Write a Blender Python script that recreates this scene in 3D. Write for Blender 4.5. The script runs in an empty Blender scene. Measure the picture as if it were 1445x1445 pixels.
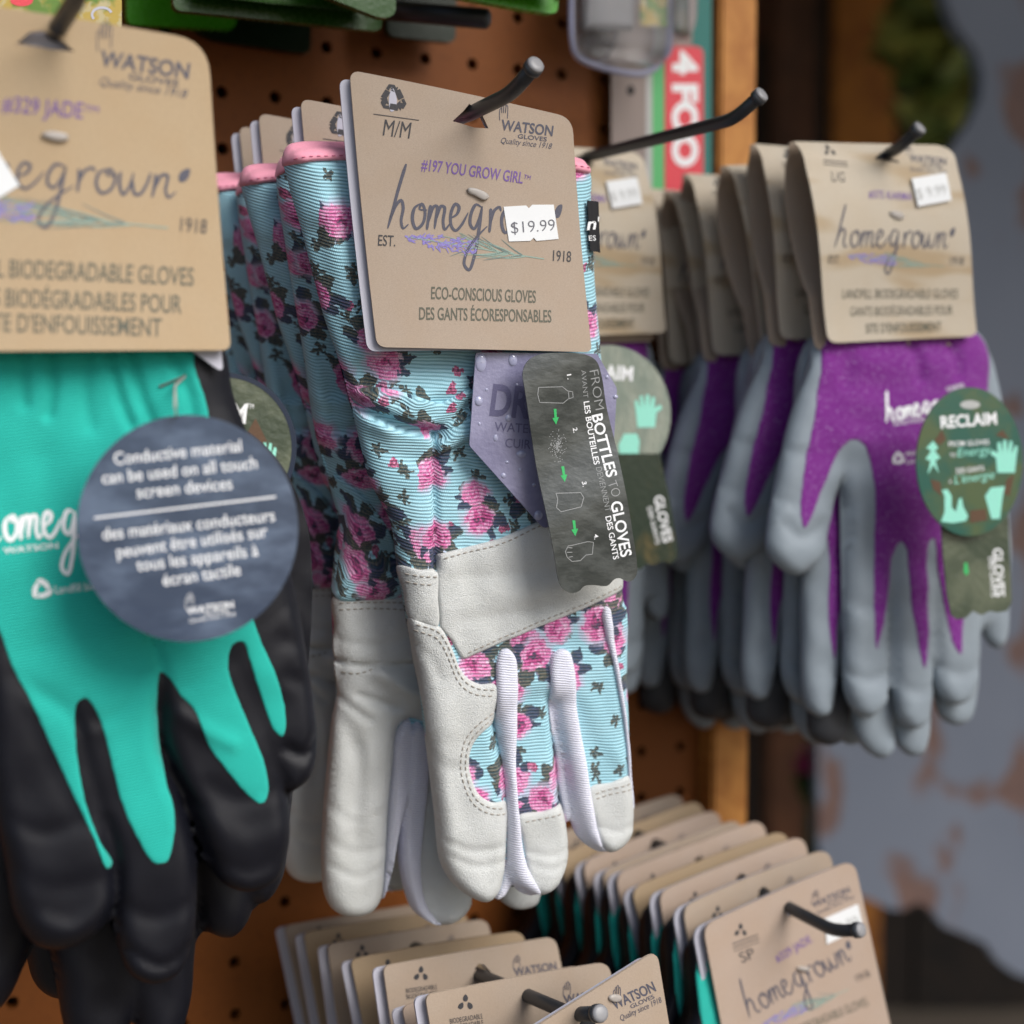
import bpy, math, random
import numpy as np
from mathutils import Vector, Matrix
from mathutils.geometry import delaunay_2d_cdt
random.seed(7)
S = bpy.context.scene
C = S.collection
rad = math.radians
# ------------------------------------------------------------------ camera
F = 2107.0                       # focal length in photo pixels (1445 px square)
PITCH = rad(4.4)
CAM = Vector((0, 0, 1.22))
RT = Vector((1, 0, 0)); UP = Vector((0, math.sin(PITCH), math.cos(PITCH))); FW = Vector((0, math.cos(PITCH), -math.sin(PITCH)))
cd = bpy.data.cameras.new('camera'); cam = bpy.data.objects.new('camera', cd); C.objects.link(cam)
cam.location = CAM; cam.rotation_euler = (math.pi/2 - PITCH, 0, 0)
cd.sensor_width = 24; cd.sensor_fit = 'HORIZONTAL'; cd.lens = F/1445*24
cd.clip_start = .02; cd.clip_end = 300
cd.dof.use_dof = True; cd.dof.focus_distance = .484; cd.dof.aperture_fstop = 4.0; cd.dof.aperture_blades = 9
S.camera = cam
# ------------------------------------------------------------------ light
SUN_AZ, SUN_EL = rad(130), rad(42)       # azimuth clockwise from +Y: behind the camera, to the right
w = bpy.data.worlds.new('World'); S.world = w; w.use_nodes = True
wn = w.node_tree.nodes; wl = w.node_tree.links
sky = wn.new('ShaderNodeTexSky'); sky.sky_type = 'NISHITA'; sky.sun_disc = False
sky.sun_elevation = SUN_EL; sky.sun_rotation = SUN_AZ; sky.air_density = 1.0; sky.dust_density = 2.5; sky.ozone_density = .6
wl.new(sky.outputs[0], wn['Background'].inputs[0]); wn['Background'].inputs[1].default_value = .10
sd = bpy.data.lights.new('sun', 'SUN'); sun = bpy.data.objects.new('sun', sd); C.objects.link(sun)
sd.energy = 2.6; sd.angle = rad(40); sd.color = (1, .98, .955)
sv = Vector((math.sin(SUN_AZ)*math.cos(SUN_EL), math.cos(SUN_AZ)*math.cos(SUN_EL), math.sin(SUN_EL)))
sun.rotation_euler = sv.to_track_quat('Z', 'Y').to_euler()
S.view_settings.view_transform = 'Standard'; S.view_settings.look = 'None'
S.view_settings.gamma = 1; S.view_settings.use_curve_mapping = False; S.view_settings.exposure = .53
# ------------------------------------------------------------------ maths helpers
def P3(px, py, D):
    return CAM + RT*((px-722.5)/F*D) + UP*((722.5-py)/F*D) + FW*D
def A(pts): return np.array(pts, dtype=float).reshape(-1, 2)
class Frame:
    """a real plane standing in the scene: origin, right, up, normal towards the viewer"""
    def __init__(s, px, py, D, yaw=0, pitch=0, roll=0):
        s.O = P3(px, py, D)
        R = Matrix.Rotation(rad(yaw), 3, 'Z') @ Matrix.Rotation(rad(pitch), 3, 'X') @ Matrix.Rotation(rad(roll), 3, 'Y')
        s.U = R @ Vector((1, 0, 0)); s.V = R @ Vector((0, 0, 1)); s.N = R @ Vector((0, -1, 0))
        s.M = Matrix(((s.U.x, s.V.x, s.N.x, s.O.x), (s.U.y, s.V.y, s.N.y, s.O.y), (s.U.z, s.V.z, s.N.z, s.O.z), (0, 0, 0, 1)))
        s.ppm = F/D
    def uv(s, P):
        P = A(P)
        d = ((P[:, 0]-722.5)/F)[:, None]*np.array(RT) + ((722.5-P[:, 1])/F)[:, None]*np.array(UP) + np.array(FW)
        n = np.array(s.N); o = np.array(s.O)-np.array(CAM)
        X = d*((o@n)/(d@n))[:, None] - o
        return np.stack([X@np.array(s.U), X@np.array(s.V)], 1)
    def at(s, px, py, n=0):
        u, v = s.uv([(px, py)])[0]
        return s.O + s.U*u + s.V*v + s.N*n
def resample(P, step, closed=True, smooth=True):
    P = A(P); n = len(P)
    if smooth and n > 2:
        out = []
        for i in range(n if closed else n-1):
            if closed: p0, p1, p2, p3 = P[(i-1) % n], P[i], P[(i+1) % n], P[(i+2) % n]
            else: p0, p1, p2, p3 = P[max(i-1, 0)], P[i], P[i+1], P[min(i+2, n-1)]
            L = np.linalg.norm(p2-p1); k = max(1, int(round(L/step)))
            a = max(np.linalg.norm(p1-p0), 1e-6)**.5; b = max(L, 1e-6)**.5; c = max(np.linalg.norm(p3-p2), 1e-6)**.5
            m1 = (p2-p1) + b*((p1-p0)/a - (p2-p0)/(a+b)); m2 = (p2-p1) + b*((p3-p2)/c - (p3-p1)/(b+c))
            for j in range(k):
                t = j/k
                out.append((2*t**3-3*t**2+1)*p1 + (t**3-2*t**2+t)*m1 + (-2*t**3+3*t**2)*p2 + (t**3-t**2)*m2)
        if not closed: out.append(P[-1])
        return np.array(out)
    out = []
    for i in range(n if closed else n-1):
        p1, p2 = P[i], P[(i+1) % n]; k = max(1, int(round(np.linalg.norm(p2-p1)/step)))
        for j in range(k): out.append(p1+(p2-p1)*j/k)
    if not closed: out.append(P[-1])
    return np.array(out)
def rounded(P, r, seg=6):
    P = A(P); n = len(P); out = []
    rr = r if isinstance(r, (list, tuple)) else [r]*n
    for i in range(n):
        p, a, b = P[i], P[i-1], P[(i+1) % n]
        da = (a-p)/np.linalg.norm(a-p); db = (b-p)/np.linalg.norm(b-p)
        if rr[i] < .5: out.append(p); continue
        s0, s1 = p+da*rr[i], p+db*rr[i]
        for j in range(seg+1):
            t = j/seg; out.append((1-t)**2*s0 + 2*t*(1-t)*p + t*t*s1)
    return np.array(out)
def circle(cx, cy, rx, ry=None, n=72, a0=0):
    ry = ry or rx
    return A([(cx+rx*math.cos(a0+2*math.pi*i/n), cy+ry*math.sin(a0+2*math.pi*i/n)) for i in range(n)])
def seg_dist(P, Q, closed=True):
    Q2 = np.roll(Q, -1, 0) if closed else Q[1:]; Q1 = Q if closed else Q[:-1]
    e = Q2-Q1; L = (e*e).sum(1)+1e-12; out = np.empty(len(P))
    for i in range(0, len(P), 4000):
        p = P[i:i+4000, None, :]-Q1[None]
        t = np.clip((p*e[None]).sum(2)/L, 0, 1)
        q = p-t[..., None]*e[None]
        out[i:i+4000] = np.sqrt((q*q).sum(2).min(1))
    return out
def inside(P, Q):
    r = np.zeros(len(P), bool); n = len(Q)
    for i in range(n):
        a, b = Q[i-1], Q[i]
        c = (a[1] > P[:, 1]) != (b[1] > P[:, 1])
        if not c.any(): continue
        x = (b[0]-a[0])*(P[:, 1]-a[1])/((b[1]-a[1]) or 1e-12)+a[0]
        r ^= c & (P[:, 0] < x)
    return r
class Relief:
    """the puffed height of a soft thing over its plane, from the outlines of its lobes"""
    def __init__(s, lobes, wrinkles=(), k=.0007, lump=.00018, wl=85):
        r_ = random.Random(len(lobes)*7+len(wrinkles)); s.lump = lump
        s.q = [(r_.uniform(0, 6.28), 6.28/(wl*r_.uniform(.55, 1.6)), r_.uniform(0, 6.28)) for _ in range(7)]
        s.l = [(resample(p, 9), T, R, o) for p, T, R, o in lobes]; s.k = k
        s.w = [(resample(p, 6, False), a, b) for p, a, b in wrinkles]
    def h(s, P):
        P = A(P); acc = np.zeros(len(P))
        for Q, T, R, o in s.l:
            ins = inside(P, Q)
            if not ins.any(): continue
            x = np.clip(seg_dist(P[ins], Q)/R, 0, 1)
            acc[ins] += np.exp((T*np.sqrt(1-(1-x)**2)+o*np.minimum(1, x*2))/s.k)-1
        h = s.k*np.log1p(acc)
        f0 = np.clip(h/.003, 0, 1)
        for a_, k_, p_ in s.q: h = h+f0*s.lump*.6*np.sin((P[:, 0]*math.cos(a_)+P[:, 1]*math.sin(a_)*.8)*k_+p_)
        if s.w:
            f = np.clip(h/.003, 0, 1)
            for Q, a, b in s.w:
                lo = Q.min(0)-3*b; hi = Q.max(0)+3*b
                m = ((P > lo) & (P < hi)).all(1)
                if m.any():
                    d = seg_dist(P[m], Q, False); h[m] += f[m]*a*np.exp(-(d/b)**2)
        return h
class Flat:
    def __init__(s, off=0, fn=None): s.off = off; s.fn = fn
    def h(s, P):
        P = A(P); r = np.full(len(P), s.off, float)
        return r+s.fn(P) if s.fn else r
class Panel:
    def __init__(s, base, poly, lift, rim): s.b = base; s.p = poly; s.lift = lift; s.rim = rim
    def h(s, P):
        P = A(P); x = np.clip(seg_dist(P, s.p)/s.rim, 0, 1)
        return s.b.h(P)+s.lift*np.sqrt(1-(1-x)**2)*inside(P, s.p)
# ------------------------------------------------------------------ object helpers
W = {}
def mat_of(o): return W[o.name]
def link(name, me, M, parent=None):
    o = bpy.data.objects.new(name, me); C.objects.link(o)
    if parent is None: o.matrix_basis = M
    else:
        o.parent = parent; o.matrix_basis = mat_of(parent).inverted() @ M
    W[o.name] = M.copy()
    return o
def tag(o, label=None, cat=None, group=None, kind=None):
    for k, v in (('label', label), ('category', cat), ('group', group), ('kind', kind)):
        if v: o[k] = v
    return o
def thing(name, label, cat, M, group=None):
    return tag(link(name, None, M), label, cat, group)
def make_mesh(name, V, Fc, mat, uv=None, smooth=True):
    me = bpy.data.meshes.new(name); me.from_pydata([tuple(v) for v in V], [], [tuple(f) for f in Fc])
    if uv is not None:
        l = me.uv_layers.new(name='UVMap'); idx = np.empty(len(me.loops), int); me.loops.foreach_get('vertex_index', idx)
        l.data.foreach_set('uv', np.asarray(uv, float)[idx].ravel())
    if mat: me.materials.append(mat)
    me.polygons.foreach_set('use_smooth', [smooth]*len(me.polygons)); me.update()
    return me
def cdt(B, inner, holes=()):
    vs = [Vector(p) for p in B]; n = len(B); es = [(i, (i+1) % n) for i in range(n)]
    for h in holes:
        k = len(vs); m = len(h); vs += [Vector(p) for p in h]; es += [(k+i, k+(i+1) % m) for i in range(m)]
    vs += [Vector(p) for p in inner]
    V, _, Fc, *_ = delaunay_2d_cdt(vs, es, [], 1, 1e-5)
    V = A([tuple(v) for v in V]); Fc = np.array([f for f in Fc if len(f) == 3], int)
    c = V[Fc].mean(1); ok = inside(c, A(B))
    for h in holes: ok &= ~inside(c, A(h))
    Fc = Fc[ok]
    a, b, d = V[Fc[:, 0]], V[Fc[:, 1]], V[Fc[:, 2]]
    cr = (b[:, 0]-a[:, 0])*(d[:, 1]-a[:, 1])-(b[:, 1]-a[:, 1])*(d[:, 0]-a[:, 0])
    Fc[cr > 0] = Fc[cr > 0][:, ::-1]         # photo y runs down: this makes them face the viewer
    return V, Fc
def fill(B, grid, rings, holes=()):
    lo, hi = B.min(0), B.max(0)
    gx = np.arange(lo[0]+grid/2, hi[0], grid); gy = np.arange(lo[1]+grid/2, hi[1], grid*.87)
    G = np.array([(x+(grid/2 if j % 2 else 0), y) for j, y in enumerate(gy) for x in gx]).reshape(-1, 2)
    pts = []
    mx = max(rings) if rings else grid*.5
    if len(G):
        G = G[inside(G, B)]
        if len(G): pts.append(G[seg_dist(G, B) > mx+grid*.45])
    t = np.roll(B, -1, 0)-np.roll(B, 1, 0); t /= np.linalg.norm(t, axis=1)[:, None]+1e-9
    area = (B[:, 0]*np.roll(B[:, 1], -1)-np.roll(B[:, 0], -1)*B[:, 1]).sum()
    nrm = np.stack([-t[:, 1], t[:, 0]], 1)*(1 if area > 0 else -1)
    for q, r in enumerate(rings):
        st = 1 if r < grid*.6 else 2
        p = (B+nrm*r)[::st]
        p = p[inside(p, B)]
        if len(p): pts.append(p[seg_dist(p, B) > r*.93])
    I = np.concatenate(pts) if pts else np.zeros((0, 2))
    for h in holes:
        if len(I): I = I[~inside(I, A(h))]; I = I[seg_dist(I, A(h)) > 1] if len(I) else I
    return I
def boundary_edges(Fc):
    cnt = {}
    for f in Fc:
        for i in range(3):
            a, b = int(f[i]), int(f[(i+1) % 3])
            if (b, a) in cnt: del cnt[(b, a)]
            else: cnt[(a, b)] = 1
    return list(cnt)
def soft(name, mat, poly, fr, rel, parent, lift=0, rim=5, edge=None, back=None, grid=7, step=4, smooth=True, uvw=None, label=None, rings=None, raw=False):
    """a puffed piece: base shells (back given) close behind, sewn-on panels sit proud of the relief"""
    if name == 'tag_fastener': c_ = A(poly).mean(0); poly = c_+(A(poly)-c_)*(.85, .62)
    B = A(poly) if raw else resample(poly, step, True, smooth)
    if rings is None: rings = [.5, 1.4, 3, 6, 10] if (back is not None) else [max(.4, rim*.12), rim*.4, rim*.8]
    V, Fc = cdt(B, fill(B, grid, rings))
    d = seg_dist(V, B); onb = d < 1e-3
    h = rel.h(V)
    if lift: x = np.clip(d/rim, 0, 1); h = h+lift*np.sqrt(1-(1-x)**2)
    h2 = h.copy()
    if edge is not None: h2[onb] += edge
    uv = fr.uv(V); co = np.column_stack([uv, h2])
    t = uv*100
    if uvw: t = uvw(t, h, V)
    if back is not None:
        m = np.where(onb, np.arange(len(V)), -1); nb = np.where(~onb)[0]; m[nb] = len(V)+np.arange(len(nb))
        hb = -back*np.maximum(h[nb], 0)
        # a closed shell: rim vertices lie on the plane where the lobes end
        co2 = np.column_stack([uv[nb], hb]); co = np.vstack([co, co2]); t = np.vstack([t, t[nb]])
        Fc = np.vstack([Fc, m[Fc][:, ::-1]])
    o = link(name, make_mesh(name, co, Fc, mat, t), fr.M, parent)
    if label: o['label'] = label
    o_s = Panel(rel, B, lift, rim) if lift else rel
    return o, o_s
def plate(name, mat, poly, fr, parent, t=.0007, rel=None, step=6, grid=14, holes=(), smooth=False, raw=True, label=None):
    """card and board: a sheet with its own thickness"""
    rel = rel or Flat()
    B = A(poly) if not smooth else resample(poly, step)
    if raw and not smooth: B = resample(B, step, True, False)
    holes = [resample(h, 4, True, False) for h in holes]
    V, Fc = cdt(B, fill(B, grid, [], holes), holes)
    uv = fr.uv(V); h = rel.h(V); n = len(V)
    f = np.column_stack([uv, h+t/2]); b = np.column_stack([uv, h-t/2])
    e = boundary_edges(Fc); ids = sorted({i for p in e for i in p}); mp = {i: k for k, i in enumerate(ids)}; m = len(ids)
    sf = f[ids]; sb = b[ids]; mid = (sf+sb)/2
    co = np.vstack([f, b, sf, sb]); uvs = np.vstack([uv, uv, uv[ids], uv[ids]])*100
    faces = [tuple(x) for x in Fc]+[tuple(x[::-1]+n) for x in Fc]+[(2*n+mp[j], 2*n+mp[i], 2*n+m+mp[i], 2*n+m+mp[j]) for i, j in e]
    o = link(name, make_mesh(name, co, faces, mat, uvs), fr.M, parent)
    if label: o['label'] = label
    return o, Flat(t/2, rel.h)
class Ink:
    """flat print on a surface: collects shapes in one layer, then laid on as one mesh"""
    def __init__(s): s.V = []; s.F = []
    def add(s, V, Fc):
        k = len(s.V); s.V += [tuple(v) for v in V]; s.F += [tuple(i+k for i in f) for f in Fc]
    def poly(s, P, smooth=False, step=3):
        P = resample(P, step) if smooth else A(P)
        V, Fc = cdt(P, np.zeros((0, 2))); s.add(V, Fc)
    def stroke(s, P, w0, w1=None, step=2.5, smooth=True, taper=False):
        w1 = w0 if w1 is None else w1
        Q = resample(P, step, False, smooth); n = len(Q)
        if n < 2: return
        t = np.gradient(Q, axis=0); t /= np.linalg.norm(t, axis=1)[:, None]+1e-9
        nr = np.stack([-t[:, 1], t[:, 0]], 1); k = np.linspace(0, 1, n); ww = (w0+(w1-w0)*k)/2
        if taper: ww = ww*np.sqrt(np.clip(np.minimum(k, 1-k)*6, .12, 1))
        V = np.concatenate([Q+nr*ww[:, None], Q-nr*ww[:, None]])
        s.add(V, [(i, i+1, n+i+1, n+i) for i in range(n-1)])
    def text(s, txt, p0, p1, hpx, lean=0, bold=0):
        V, Fc = glyphs(txt, bold); V = V.copy()
        x0, x1 = V[:, 0].min(), V[:, 0].max(); capv = CAP
        p0, p1 = np.array(p0, float), np.array(p1, float); d = p1-p0; L = np.linalg.norm(d); d /= L
        up = np.array((d[1], -d[0]))+d*lean
        q = p0+((V[:, 0]-x0)/(x1-x0)*L)[:, None]*d+(V[:, 1]/capv*hpx)[:, None]*up
        s.add(q, Fc)
    def lay(s, name, mat, fr, surf, parent, eps=.00012, label=None):
        V = A(s.V); uv = fr.uv(V); h = surf.h(V)+eps
        co = np.column_stack([uv, h]); Fc = []
        for f in s.F:
            a, b, c = uv[f[0]], uv[f[1]], uv[f[2]]
            cr = (b[0]-a[0])*(c[1]-a[1])-(b[1]-a[1])*(c[0]-a[0])
            Fc.append(f if cr > 0 else f[::-1])
        o = link(name, make_mesh(name, co, Fc, mat, uv*100, False), fr.M, parent)
        if label: o['label'] = label
        return o
_g = {}; CAP = .7
def glyphs(txt, bold=0):
    if (txt, bold) in _g: return _g[(txt, bold)]
    cu = bpy.data.curves.new('t', 'FONT'); cu.body = txt; cu.offset = bold; cu.resolution_u = 4; cu.fill_mode = 'BOTH'
    o = bpy.data.objects.new('t', cu); C.objects.link(o)
    dg = bpy.context.evaluated_depsgraph_get(); me = o.evaluated_get(dg).to_mesh()
    V = A([(v.co.x, v.co.y) for v in me.vertices]); Fc = [tuple(p.vertices) for p in me.polygons]
    o.evaluated_get(dg).to_mesh_clear(); bpy.data.objects.remove(o); bpy.data.curves.remove(cu)
    _g[(txt, bold)] = (V, Fc); return V, Fc
CAP = glyphs('H')[0][:, 1].max()
def stitches(name, mat, path, fr, surf, parent, L=6, gap=3.2, r=1.0, lift=.00015):
    Q = resample(path, .8, False); s = np.concatenate([[0], np.cumsum(np.linalg.norm(np.diff(Q, axis=0), axis=1))])
    V = []; Fc = []; pos = gap; m = 1/fr.ppm
    prof = [(-.5, .15), (-.42, .75), (-.2, 1), (.2, 1), (.42, .75), (.5, .15)]
    while pos+L < s[-1]:
        ts = [pos+L*(.5+a) for a, _ in prof]
        c = np.stack([np.interp(ts, s, Q[:, 0]), np.interp(ts, s, Q[:, 1])], 1)
        uv = fr.uv(c); h = surf.h(c)+lift
        t = uv[-1]-uv[0]; t /= np.linalg.norm(t)+1e-12; nr = np.array((-t[1], t[0])); k = len(V)
        for (a, w_), p, hh in zip(prof, uv, h):
            for q in range(6):
                an = q*math.pi/3; rr = r*m*w_
                V.append((p[0]+nr[0]*rr*math.cos(an), p[1]+nr[1]*rr*math.cos(an), hh+rr*.8*math.sin(an)))
        for i in range(5):
            for q in range(6): Fc.append((k+i*6+q, k+i*6+(q+1) % 6, k+i*6+6+(q+1) % 6, k+i*6+6+q))
        pos += L+gap
    if V: return link(name, make_mesh(name, V, Fc, mat), fr.M, parent)
def tube(name, mat, pts, radii, parent=None, n=16, M=None):
    V = []; Fc = []; pts = [Vector(p) for p in pts]; up = Vector((0.12, .1, 1)).normalized()
    for i, p in enumerate(pts):
        t = (pts[min(i+1, len(pts)-1)]-pts[max(i-1, 0)]).normalized(); a = t.cross(up).normalized(); b = a.cross(t)
        for q in range(n):
            an = 2*math.pi*q/n; V.append(p+(a*math.cos(an)+b*math.sin(an))*radii[i])
    for i in range(len(pts)-1):
        for q in range(n): Fc.append((i*n+q, i*n+(q+1) % n, i*n+n+(q+1) % n, i*n+n+q))
    Fc.append(tuple(range(n))[::-1]); Fc.append(tuple((len(pts)-1)*n+q for q in range(n)))
    M = M or Matrix.Translation(pts[0]); Mi = M.inverted(); V = [Mi @ v for v in V]
    Fc = [f[::-1] for f in Fc]
    return link(name, make_mesh(name, V, Fc, mat), M, parent)
def surf_tube(name, mat, path, fr, surf, parent, r, lift=0, n=10, flat=1.0, step=3, label=None):
    """a rolled edge lying along a path on a soft surface"""
    Q = resample(path, step, False); uv = fr.uv(Q); h = surf.h(Q)+lift; V = []; Fc = []; N = len(Q)
    t = np.gradient(uv, axis=0); t /= np.linalg.norm(t, axis=1)[:, None]
    for i in range(N):
        nr = (-t[i][1], t[i][0]); e = min(i, N-1-i); rr = r*math.sqrt(min(1, (e+.3)/3))
        for q in range(n):
            an = 2*math.pi*q/n
            V.append((uv[i][0]+nr[0]*rr*math.cos(an), uv[i][1]+nr[1]*rr*math.cos(an), h[i]+rr*flat*math.sin(an)))
    for i in range(N-1):
        for q in range(n): Fc.append((i*n+q, i*n+n+q, i*n+n+(q+1) % n, i*n+(q+1) % n))
    Fc.append(tuple(range(n))); Fc.append(tuple((N-1)*n+q for q in range(n))[::-1])
    T = np.repeat(uv*100, n, 0)
    o = link(name, make_mesh(name, V, Fc, mat, T), fr.M, parent)
    if label: o['label'] = label
    return o
def box(name, mat, fr, u0, u1, v0, v1, n0, n1, parent=None, bev=.001):
    import bmesh
    bm = bmesh.new(); bmesh.ops.create_cube(bm, size=1)
    for v in bm.verts: v.co = ((u0+u1)/2+v.co.x*(u1-u0), (v0+v1)/2+v.co.y*(v1-v0), (n0+n1)/2+v.co.z*(n1-n0))
    if bev: bmesh.ops.bevel(bm, geom=list(bm.edges), offset=bev, segments=2, affect='EDGES')
    me = bpy.data.meshes.new(name); bm.to_mesh(me); bm.free(); me.materials.append(mat)
    return link(name, me, fr.M, parent)
def ragged(poly, step, amp, seed=3):
    """an outline with a slightly uneven edge"""
    r_ = random.Random(seed); Q = resample(poly, step); n = len(Q); t = np.roll(Q, -1, 0)-np.roll(Q, 1, 0); t /= np.linalg.norm(t, axis=1)[:, None]+1e-9
    a = np.array([r_.gauss(0, amp) for _ in range(n)]); a = (a+np.roll(a, 1)*.6)/1.2
    return Q+np.stack([-t[:, 1], t[:, 0]], 1)*a[:, None]
def bend(root, a, b, c):
    """bow and twist the cards of one copied thing (its own mesh data)"""
    for ch in root.children:
        if not ch.name.startswith(('header_card', 'card_backing')): continue
        for o in [ch]+list(ch.children):
            o.data = o.data.copy()
            for v in o.data.vertices:
                u, w_ = v.co.x/.04, v.co.y/.04; v.co.z += a*u*u+b*u*w_+c*max(0, w_)**2
def copy_thing(root, delta, label=None, skip=(), rot=None, group=None):
    """the thing and copies of each of its parts and sub-parts"""
    r = root.copy(); C.objects.link(r)
    M = Matrix.Translation(delta) @ W[root.name]
    if rot is not None: M = M @ rot
    r.matrix_basis = M; W[r.name] = M
    if label: r['label'] = label
    if group: r['group'] = group
    for ch in list(root.children):
        if ch.name.split('.')[0] in skip: continue
        c = ch.copy(); C.objects.link(c); c.parent = r; c.matrix_basis = ch.matrix_basis; W[c.name] = M @ c.matrix_basis
        for g in list(ch.children):
            d = g.copy(); C.objects.link(d); d.parent = c; d.matrix_basis = g.matrix_basis
    return r
# ------------------------------------------------------------------ materials
class NT:
    def __init__(s, name):
        s.mat = bpy.data.materials.new(name); s.mat.use_nodes = True; s.t = s.mat.node_tree; s.b = s.t.nodes['Principled BSDF']; s._uv = None
    def n(s, ty, **k):
        x = s.t.nodes.new(ty)
        for a, b in k.items(): setattr(x, a, b)
        return x
    def c(s, v, sock):
        if hasattr(v, 'is_output'): s.t.links.new(v, sock)
        elif v is not None: sock.default_value = v
    def m(s, op, a, b=None, c=None):
        x = s.n('ShaderNodeMath', operation=op)
        for i, v in enumerate((a, b, c)):
            if v is not None: s.c(v, x.inputs[i])
        return x.outputs[0]
    def vm(s, op, a, b=None, scale=None):
        x = s.n('ShaderNodeVectorMath', operation=op); s.c(a, x.inputs[0])
        if b is not None: s.c(b, x.inputs[1])
        if scale is not None: s.c(scale, x.inputs['Scale'])
        return x.outputs['Value'] if op in ('LENGTH', 'DOT_PRODUCT', 'DISTANCE') else x.outputs[0]
    def uv(s):
        if not s._uv: s._uv = s.n('ShaderNodeTexCoord').outputs['UV']
        return s._uv
    def obj(s): return s.n('ShaderNodeTexCoord').outputs['Object']
    def gen(s): return s.n('ShaderNodeTexCoord').outputs['Generated']
    def noise(s, vec, scale, detail=3, rough=.5, dist=0, col=False):
        x = s.n('ShaderNodeTexNoise'); s.c(vec, x.inputs['Vector']); x.inputs['Scale'].default_value = scale
        x.inputs['Detail'].default_value = detail; x.inputs['Roughness'].default_value = rough; x.inputs['Distortion'].default_value = dist
        return x.outputs['Color' if col else 'Fac']
    def vor(s, vec, scale=1, feature='F1', dim='3D', rnd=1):
        x = s.n('ShaderNodeTexVoronoi', feature=feature, voronoi_dimensions=dim); s.c(vec, x.inputs['Vector'])
        x.inputs['Scale'].default_value = scale; x.inputs['Randomness'].default_value = rnd
        return x
    def mix(s, f, a, b, blend='MIX'):
        x = s.n('ShaderNodeMix', data_type='RGBA', blend_type=blend)
        s.c(f, x.inputs[0])
        for v, i in ((a, 6), (b, 7)):
            s.c((*v, 1) if isinstance(v, tuple) and len(v) == 3 else v, x.inputs[i])
        return x.outputs[2]
    def ss(s, v, a, b):
        x = s.n('ShaderNodeMapRange', interpolation_type='SMOOTHSTEP'); s.c(v, x.inputs[0]); s.c(a, x.inputs[1]); s.c(b, x.inputs[2])
        return x.outputs[0]
    def ramp(s, v, stops):
        x = s.n('ShaderNodeValToRGB'); s.c(v, x.inputs[0]); e = x.color_ramp.elements
        while len(e) < len(stops): e.new(.5)
        for q, (p, c) in zip(e, stops): q.position = p; q.color = (*c, 1)
        return x.outputs[0]
    def bump(s, h, strength=.5, dist=.001, normal=None):
        x = s.n('ShaderNodeBump'); s.c(h, x.inputs['Height']); x.inputs['Strength'].default_value = strength; x.inputs['Distance'].default_value = dist
        if normal: s.c(normal, x.inputs['Normal'])
        return x.outputs[0]
    def sep(s, v):
        x = s.n('ShaderNodeSeparateXYZ'); s.c(v, x.inputs[0]); return x.outputs
    def comb(s, x_, y_, z_=0.0):
        x = s.n('ShaderNodeCombineXYZ'); s.c(x_, x.inputs[0]); s.c(y_, x.inputs[1]); s.c(z_, x.inputs[2]); return x.outputs[0]
    def out(s, col=None, rough=.6, spec=.4, normal=None, **k):
        if col is not None: s.c((*col, 1) if isinstance(col, tuple) and len(col) == 3 else col, s.b.inputs['Base Color'])
        s.c(rough, s.b.inputs['Roughness']); s.b.inputs['Specular IOR Level'].default_value = spec
        if normal: s.c(normal, s.b.inputs['Normal'])
        for a, b in k.items(): s.c(b, s.b.inputs[a.replace('_', ' ')])
        return s.mat
def m_kraft(name, c, stain=0):
    n = NT(name); u = n.uv()
    f = n.noise(n.vm('MULTIPLY', u, (6, 14, 1)), 3, 4, .7); g = n.noise(u, .6, 2); sp = n.noise(u, 28, 2, .6); cl = n.noise(u, 9, 2, .8)
    col = n.mix(n.ss(f, .3, .75), tuple(x*.86 for x in c), tuple(min(1, x*1.1) for x in c))
    col = n.mix(n.m('MULTIPLY', n.ss(g, .35, .7), .35), col, tuple(a*b for a, b in zip(c, (.92, .86, .78))))
    col = n.mix(n.m('MULTIPLY', n.ss(cl, .45, .7), .22), col, tuple(x*.75 for x in c))
    col = n.mix(n.m('MULTIPLY', n.ss(sp, .69, .74), .55), col, (.08, .05, .03))
    if stain: col = n.mix(n.m('MULTIPLY', n.ss(n.noise(n.vm('MULTIPLY', u, (.25, 1.0, 1)), .55, 2), .5, .62), stain), col, (.33, .21, .08))
    nb = n.bump(n.m('ADD', f, n.m('MULTIPLY', g, .5)), .12, .0006)
    return n.out(col, .62, .3, nb)
def m_plain(name, c, rough=.6, spec=.4, var=.12, scale=2, bump=.0, bscale=20, **k):
    n = NT(name); u = n.obj(); f = n.noise(u, scale*30, 3, .6)
    col = n.mix(f, tuple(x*(1-var) for x in c), tuple(min(1, x*(1+var)) for x in c))
    nb = n.bump(n.noise(u, bscale*30, 3), bump, .0008) if bump else None
    return n.out(col, rough, spec, nb, **k)
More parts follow.
